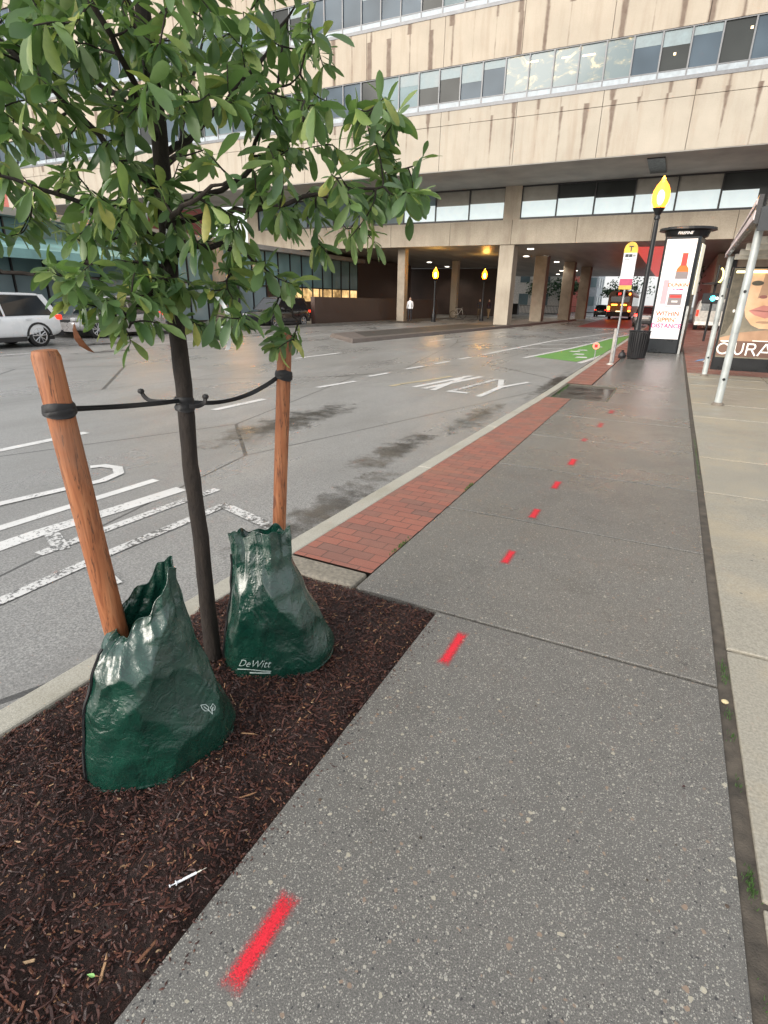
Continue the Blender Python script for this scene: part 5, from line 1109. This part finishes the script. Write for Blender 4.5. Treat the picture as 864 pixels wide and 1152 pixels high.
def oval(cx, cz, rx, rz_, n=24, a0=0, a1=2*math.pi, e=1): return [(cx+rx*math.cos(a0+(a1-a0)*k/n), cz+rz_*math.copysign(abs(math.sin(a0+(a1-a0)*k/n))**e, math.sin(a0+(a1-a0)*k/n))) for k in range(n + (0 if a1-a0 > 6 else 1))]
pp([(.97,.80),(2.40,.80),(2.40,1.05),(1.85,1.05),(1.62,1.02),(1.35,.98),(1.1,.90),(.97,.86)], SK2, 'neck', 1)
pp([(1.27,2.25),(2.40,2.25),(2.40,1.35),(2.15,1.12),(1.95,1.06),(1.66,1.07),(1.50,1.14),(1.36,1.30),(1.28,1.55),(1.24,1.85)], SK, 'face', 2)
pp([(1.54,2.25),(1.66,2.25),(1.72,1.80),(1.64,1.70),(1.50,1.68),(1.52,1.82)], SK2, 'nose_shade', 3); pp(oval(1.60,1.71,.075,.035), LIP2, 'nostril', 4); pp(oval(1.84,1.72,.07,.03), LIP2, 'nostril', 4)
pp([(1.39,1.43),(1.52,1.49),(1.64,1.545),(1.72,1.53),(1.80,1.545),(1.93,1.49),(2.06,1.43),(1.92,1.34),(1.72,1.28),(1.52,1.34)], LIP, 'lips', 3); pp([(1.40,1.432),(1.56,1.445),(1.72,1.43),(1.88,1.445),(2.05,1.432),(1.88,1.422),(1.72,1.408),(1.56,1.422)], LIP2, 'lip_line', 4)
pp(oval(1.72,1.20,.15,.025), SK2, 'chin_shade', 3); pp([(.97,2.25),(1.29,2.25),(1.25,1.9),(1.28,1.60),(1.17,1.3),(1.05,.95),(.97,.9)], HAIR, 'hair', 3); pp(oval(1.44,1.98,.11,.05), HAIR, 'eye', 4); pp(oval(2.0,1.98,.11,.05), HAIR, 'eye', 4); pp(oval(1.12,1.42,.025,.035), TRIM, 'earring', 5)
pp([(.965,.47),(2.405,.47),(2.405,.80),(.965,.80)], skin('poster_band', (.13,.07,.05), (.19,.11,.08), 2, .15), 'lower_band', 1)
WL = M('poster_white', (.85,.83,.75), .4).emit((.88,.86,.78), .4).m
# the ring-shaped word: O with a bar above, U, R, A in thin strokes
def ring(cx, cz, rx, rz_, w_, a0, a1, n=30):
    g_ = MB(); o1 = [(cx+rx*math.cos(a0+(a1-a0)*k/n), cz+rz_*math.sin(a0+(a1-a0)*k/n)) for k in range(n+1)]; i1 = [(cx+(rx-w_)*math.cos(a0+(a1-a0)*k/n), cz+(rz_-w_)*math.sin(a0+(a1-a0)*k/n)) for k in range(n+1)]
    y0, y1 = 14.750, 14.7535
    for k in range(n): g_.add([(o1[k][0],y0,o1[k][1]),(o1[k+1][0],y0,o1[k+1][1]),(i1[k+1][0],y0,i1[k+1][1]),(i1[k][0],y0,i1[k][1]),(o1[k][0],y1,o1[k][1]),(o1[k+1][0],y1,o1[k+1][1]),(i1[k+1][0],y1,i1[k+1][1]),(i1[k][0],y1,i1[k][1])], [(0,1,2,3),(4,5,6,7),(0,1,5,4),(2,3,7,6)])
    return g_
def bar(g_, a, b_, w_=.032):
    a = Vector(a); b_ = Vector(b_); t_ = (b_-a).normalized(); n_ = Vector((-t_.y, t_.x))*w_/2; g_.prism([tuple(a+n_), tuple(a-n_), tuple(b_-n_), tuple(b_+n_)], 'y', 14.7500, 14.7535)
g_ = ring(1.08,.63,.125,.125,.030,0,2*math.pi); bar(g_, (1.0,.79),(1.16,.79), .024); g_.build('letter', WL, por)
g_ = ring(1.38,.63,.09,.125,.030,math.pi,2*math.pi,18); bar(g_, (1.305,.63),(1.305,.76), .03); bar(g_, (1.455,.63),(1.455,.76), .03); g_.build('letter', WL, por)
g_ = MB(); bar(g_, (1.535,.505),(1.535,.76), .03); bar(g_, (1.55,.745),(1.63,.745), .03); bar(g_, (1.55,.635),(1.63,.635), .03); g2 = ring(1.63,.69,.07,.070,.030,-math.pi/2,math.pi/2,12); g_.add(g2.v, g2.f); bar(g_, (1.63,.62),(1.71,.505), .03); g_.build('letter', WL, por)
g_ = MB(); bar(g_, (1.755,.505),(1.875,.76), .03); bar(g_, (1.885,.76),(2.0,.505), .03); bar(g_, (1.82,.585),(1.94,.585), .026); g_.build('letter', WL, por)
g_ = MB(); bar(g_, (1.60,.815),(2.1,.815), .016); g_.build('small_line', WL, por)
for c in por.children: c.matrix_parent_inverse = Matrix.Identity(4)

# traffic signal and round sign right of the kiosk
t = thing('traffic_signal', 'black traffic signal with teal light between the kiosk and the shelter', 'traffic signal', (1.35,30,0))
gm = MB(); gm.tube([(0,.1,0),(0,.1,3.2)], .05, 10); gm.build('pole', BLACKM, t, smooth=True); gm = MB(); gm.box(-.42,.28,-.1,.1,1.62,2.05); gm.build('housing', BLACKM, t, bevel=.03)
gm = MB(); gm.tube([(.0,-.13,1.84),(.0,-.10,1.84)], .11, 16); gm.build('green_lens', TEALL, t); gm = MB(); gm.tube([(.16,-.13,1.85),(.16,-.10,1.85)], .05, 12); gm.build('lens_glint', WHITEL, t)
gm = MB(); gm.lathe([(.55,2.42),(.56,2.45),(.2,2.50)], 24); gm.build('shade', BLACKM, t, smooth=True)
gm = MB(); gm.tube([(.05+.16*math.cos(a), 0, 2.78+.30*math.sin(a)) for a in [-1.4+i*.28 for i in range(11)]], .035, 8); gm.build('curved_light', lamp('curved_lamp', (1,.85,.25), 1.6), t)
# people and objects under the building
def person(x, y, rz, lab, top, bot, pose=0):
    # one continuous skinned body
    me = bpy.data.meshes.new('body'); V_ = [(0,0,.92),(0,0,1.12),(0,0,1.40),(0,0,1.50),(0,-.01,1.62),(0,0,1.74),(.19,0,1.40),(.24,.0,1.12),(.23,-.10,.88),(-.19,0,1.40),(-.24,0,1.12),(-.23,-.10,.88),(.10,0,.88),(.11,-.03+.10*pose,.48),(.11,.0+.14*pose,.06),(.11,-.14+.14*pose,.03),(-.10,0,.88),(-.11,-.03-.1*pose,.48),(-.11,.0-.14*pose,.06),(-.11,-.14-.14*pose,.03)]
    E = [(0,1),(1,2),(2,3),(3,4),(4,5),(2,6),(6,7),(7,8),(2,9),(9,10),(10,11),(0,12),(12,13),(13,14),(14,15),(0,16),(16,17),(17,18),(18,19)]; RR = [.15,.15,.15,.06,.095,.08,.07,.05,.035,.07,.05,.035,.10,.07,.045,.04,.10,.07,.045,.04]
    me.from_pydata(V_, E, []); o = bpy.data.objects.new('person', me); C.objects.link(o); sk = o.modifiers.new('skin','SKIN'); sv = me.skin_vertices[0].data if me.skin_vertices else None
    if sv is None:
        bm = bmesh.new(); bm.from_mesh(me); bm.verts.layers.skin.verify(); bm.to_mesh(me); bm.free(); sv = me.skin_vertices[0].data
    for i, r_ in enumerate(RR): sv[i].radius = (r_, r_*.8)
    sv[0].use_root = True; ss = o.modifiers.new('s','SUBSURF'); ss.levels = 1; ss.render_levels = 1
    q = M('clothing'); z = q.xyz(q.obco())[2]; q.set('Base Color', q.ramp(q.math('MULTIPLY', z, .5), [(0,(.02,.02,.02)),(.04,bot),(.46,top),(.76,(.35,.22,.16)),(.86,(.03,.02,.015))], 'CONSTANT')); q.set('Roughness', .8); me.materials.append(q.m)
    o.location = (x, y, .0); o.rotation_euler = (0,0,rz); return tag(o, lab, 'person', 'people under the building')
person(-18.45,41.0,0,'standing person in a white top against the brown column',(.7,.7,.72),(.02,.02,.025))
person(-16.6,52.8,.4,'walking person in dark clothes left of the pale column, left one',(.02,.02,.03),(.10,.07,.04),1)
person(-15.9,53.5,-.3,'walking person in tan trousers and dark top, right one',(.03,.02,.03),(.22,.15,.08),-1)
t = thing('parked_bicycle', 'bicycle parked at the foot of the slim pale column', 'bicycle', (-18.6,52.5,0))
for s in (-.5,.5):
    gm = MB(); gm.tube([(s+.33*math.cos(a*math.pi/12), 0, .34+.33*math.sin(a*math.pi/12)) for a in range(25)], .02, 6, cap=False); gm.build('wheel', TYRE, t)
gm = MB()
for a, b3 in (((-.5,0,.34),(-.15,0,.85)),((-.15,0,.85),(.35,0,.85)),((.35,0,.95),(.5,0,.34)),((0,0,.34),(.35,0,.85)),((-.5,0,.34),(0,0,.34)),((0,0,.34),(-.15,0,.92))): gm.tube([a,b3], .018, 6)
gm.build('frame', TRIM, t); gm = MB(); gm.box(-.27,-.05,-.06,.06,.92,.97); gm.build('saddle', TRIMB, t); gm = MB(); gm.tube([(.35,-.25,1.0),(.35,.25,1.0)], .015, 6); gm.build('handlebar', TRIMB, t)
t = thing('iron_railing', 'dark iron railing at the foot of the trees beyond the underpass', 'railing', (-17,90,0))
gm = MB()
for k in range(40): gm.box(-5+k*.22,-4.96+k*.22,-.02,.02,0,1.1)
gm.build('bars', BLACKM, t); gm = MB(); gm.box(-5,3.8,-.03,.03,1.1,1.16); gm.build('top_rail', BLACKM, t)
t = thing('refuse_container', 'dark box container beside the near underpass column', 'container', (-19.2,76,0))
gm = MB(); gm.box(-.6,.6,-.5,.5,.05,1.3); gm.build('box', BLACKP, t, bevel=.05); gm = MB(); gm.box(-.64,.64,-.54,.54,1.3,1.4); gm.build('lid', BLACKM, t, bevel=.02)
bpy.context.view_layer.update()
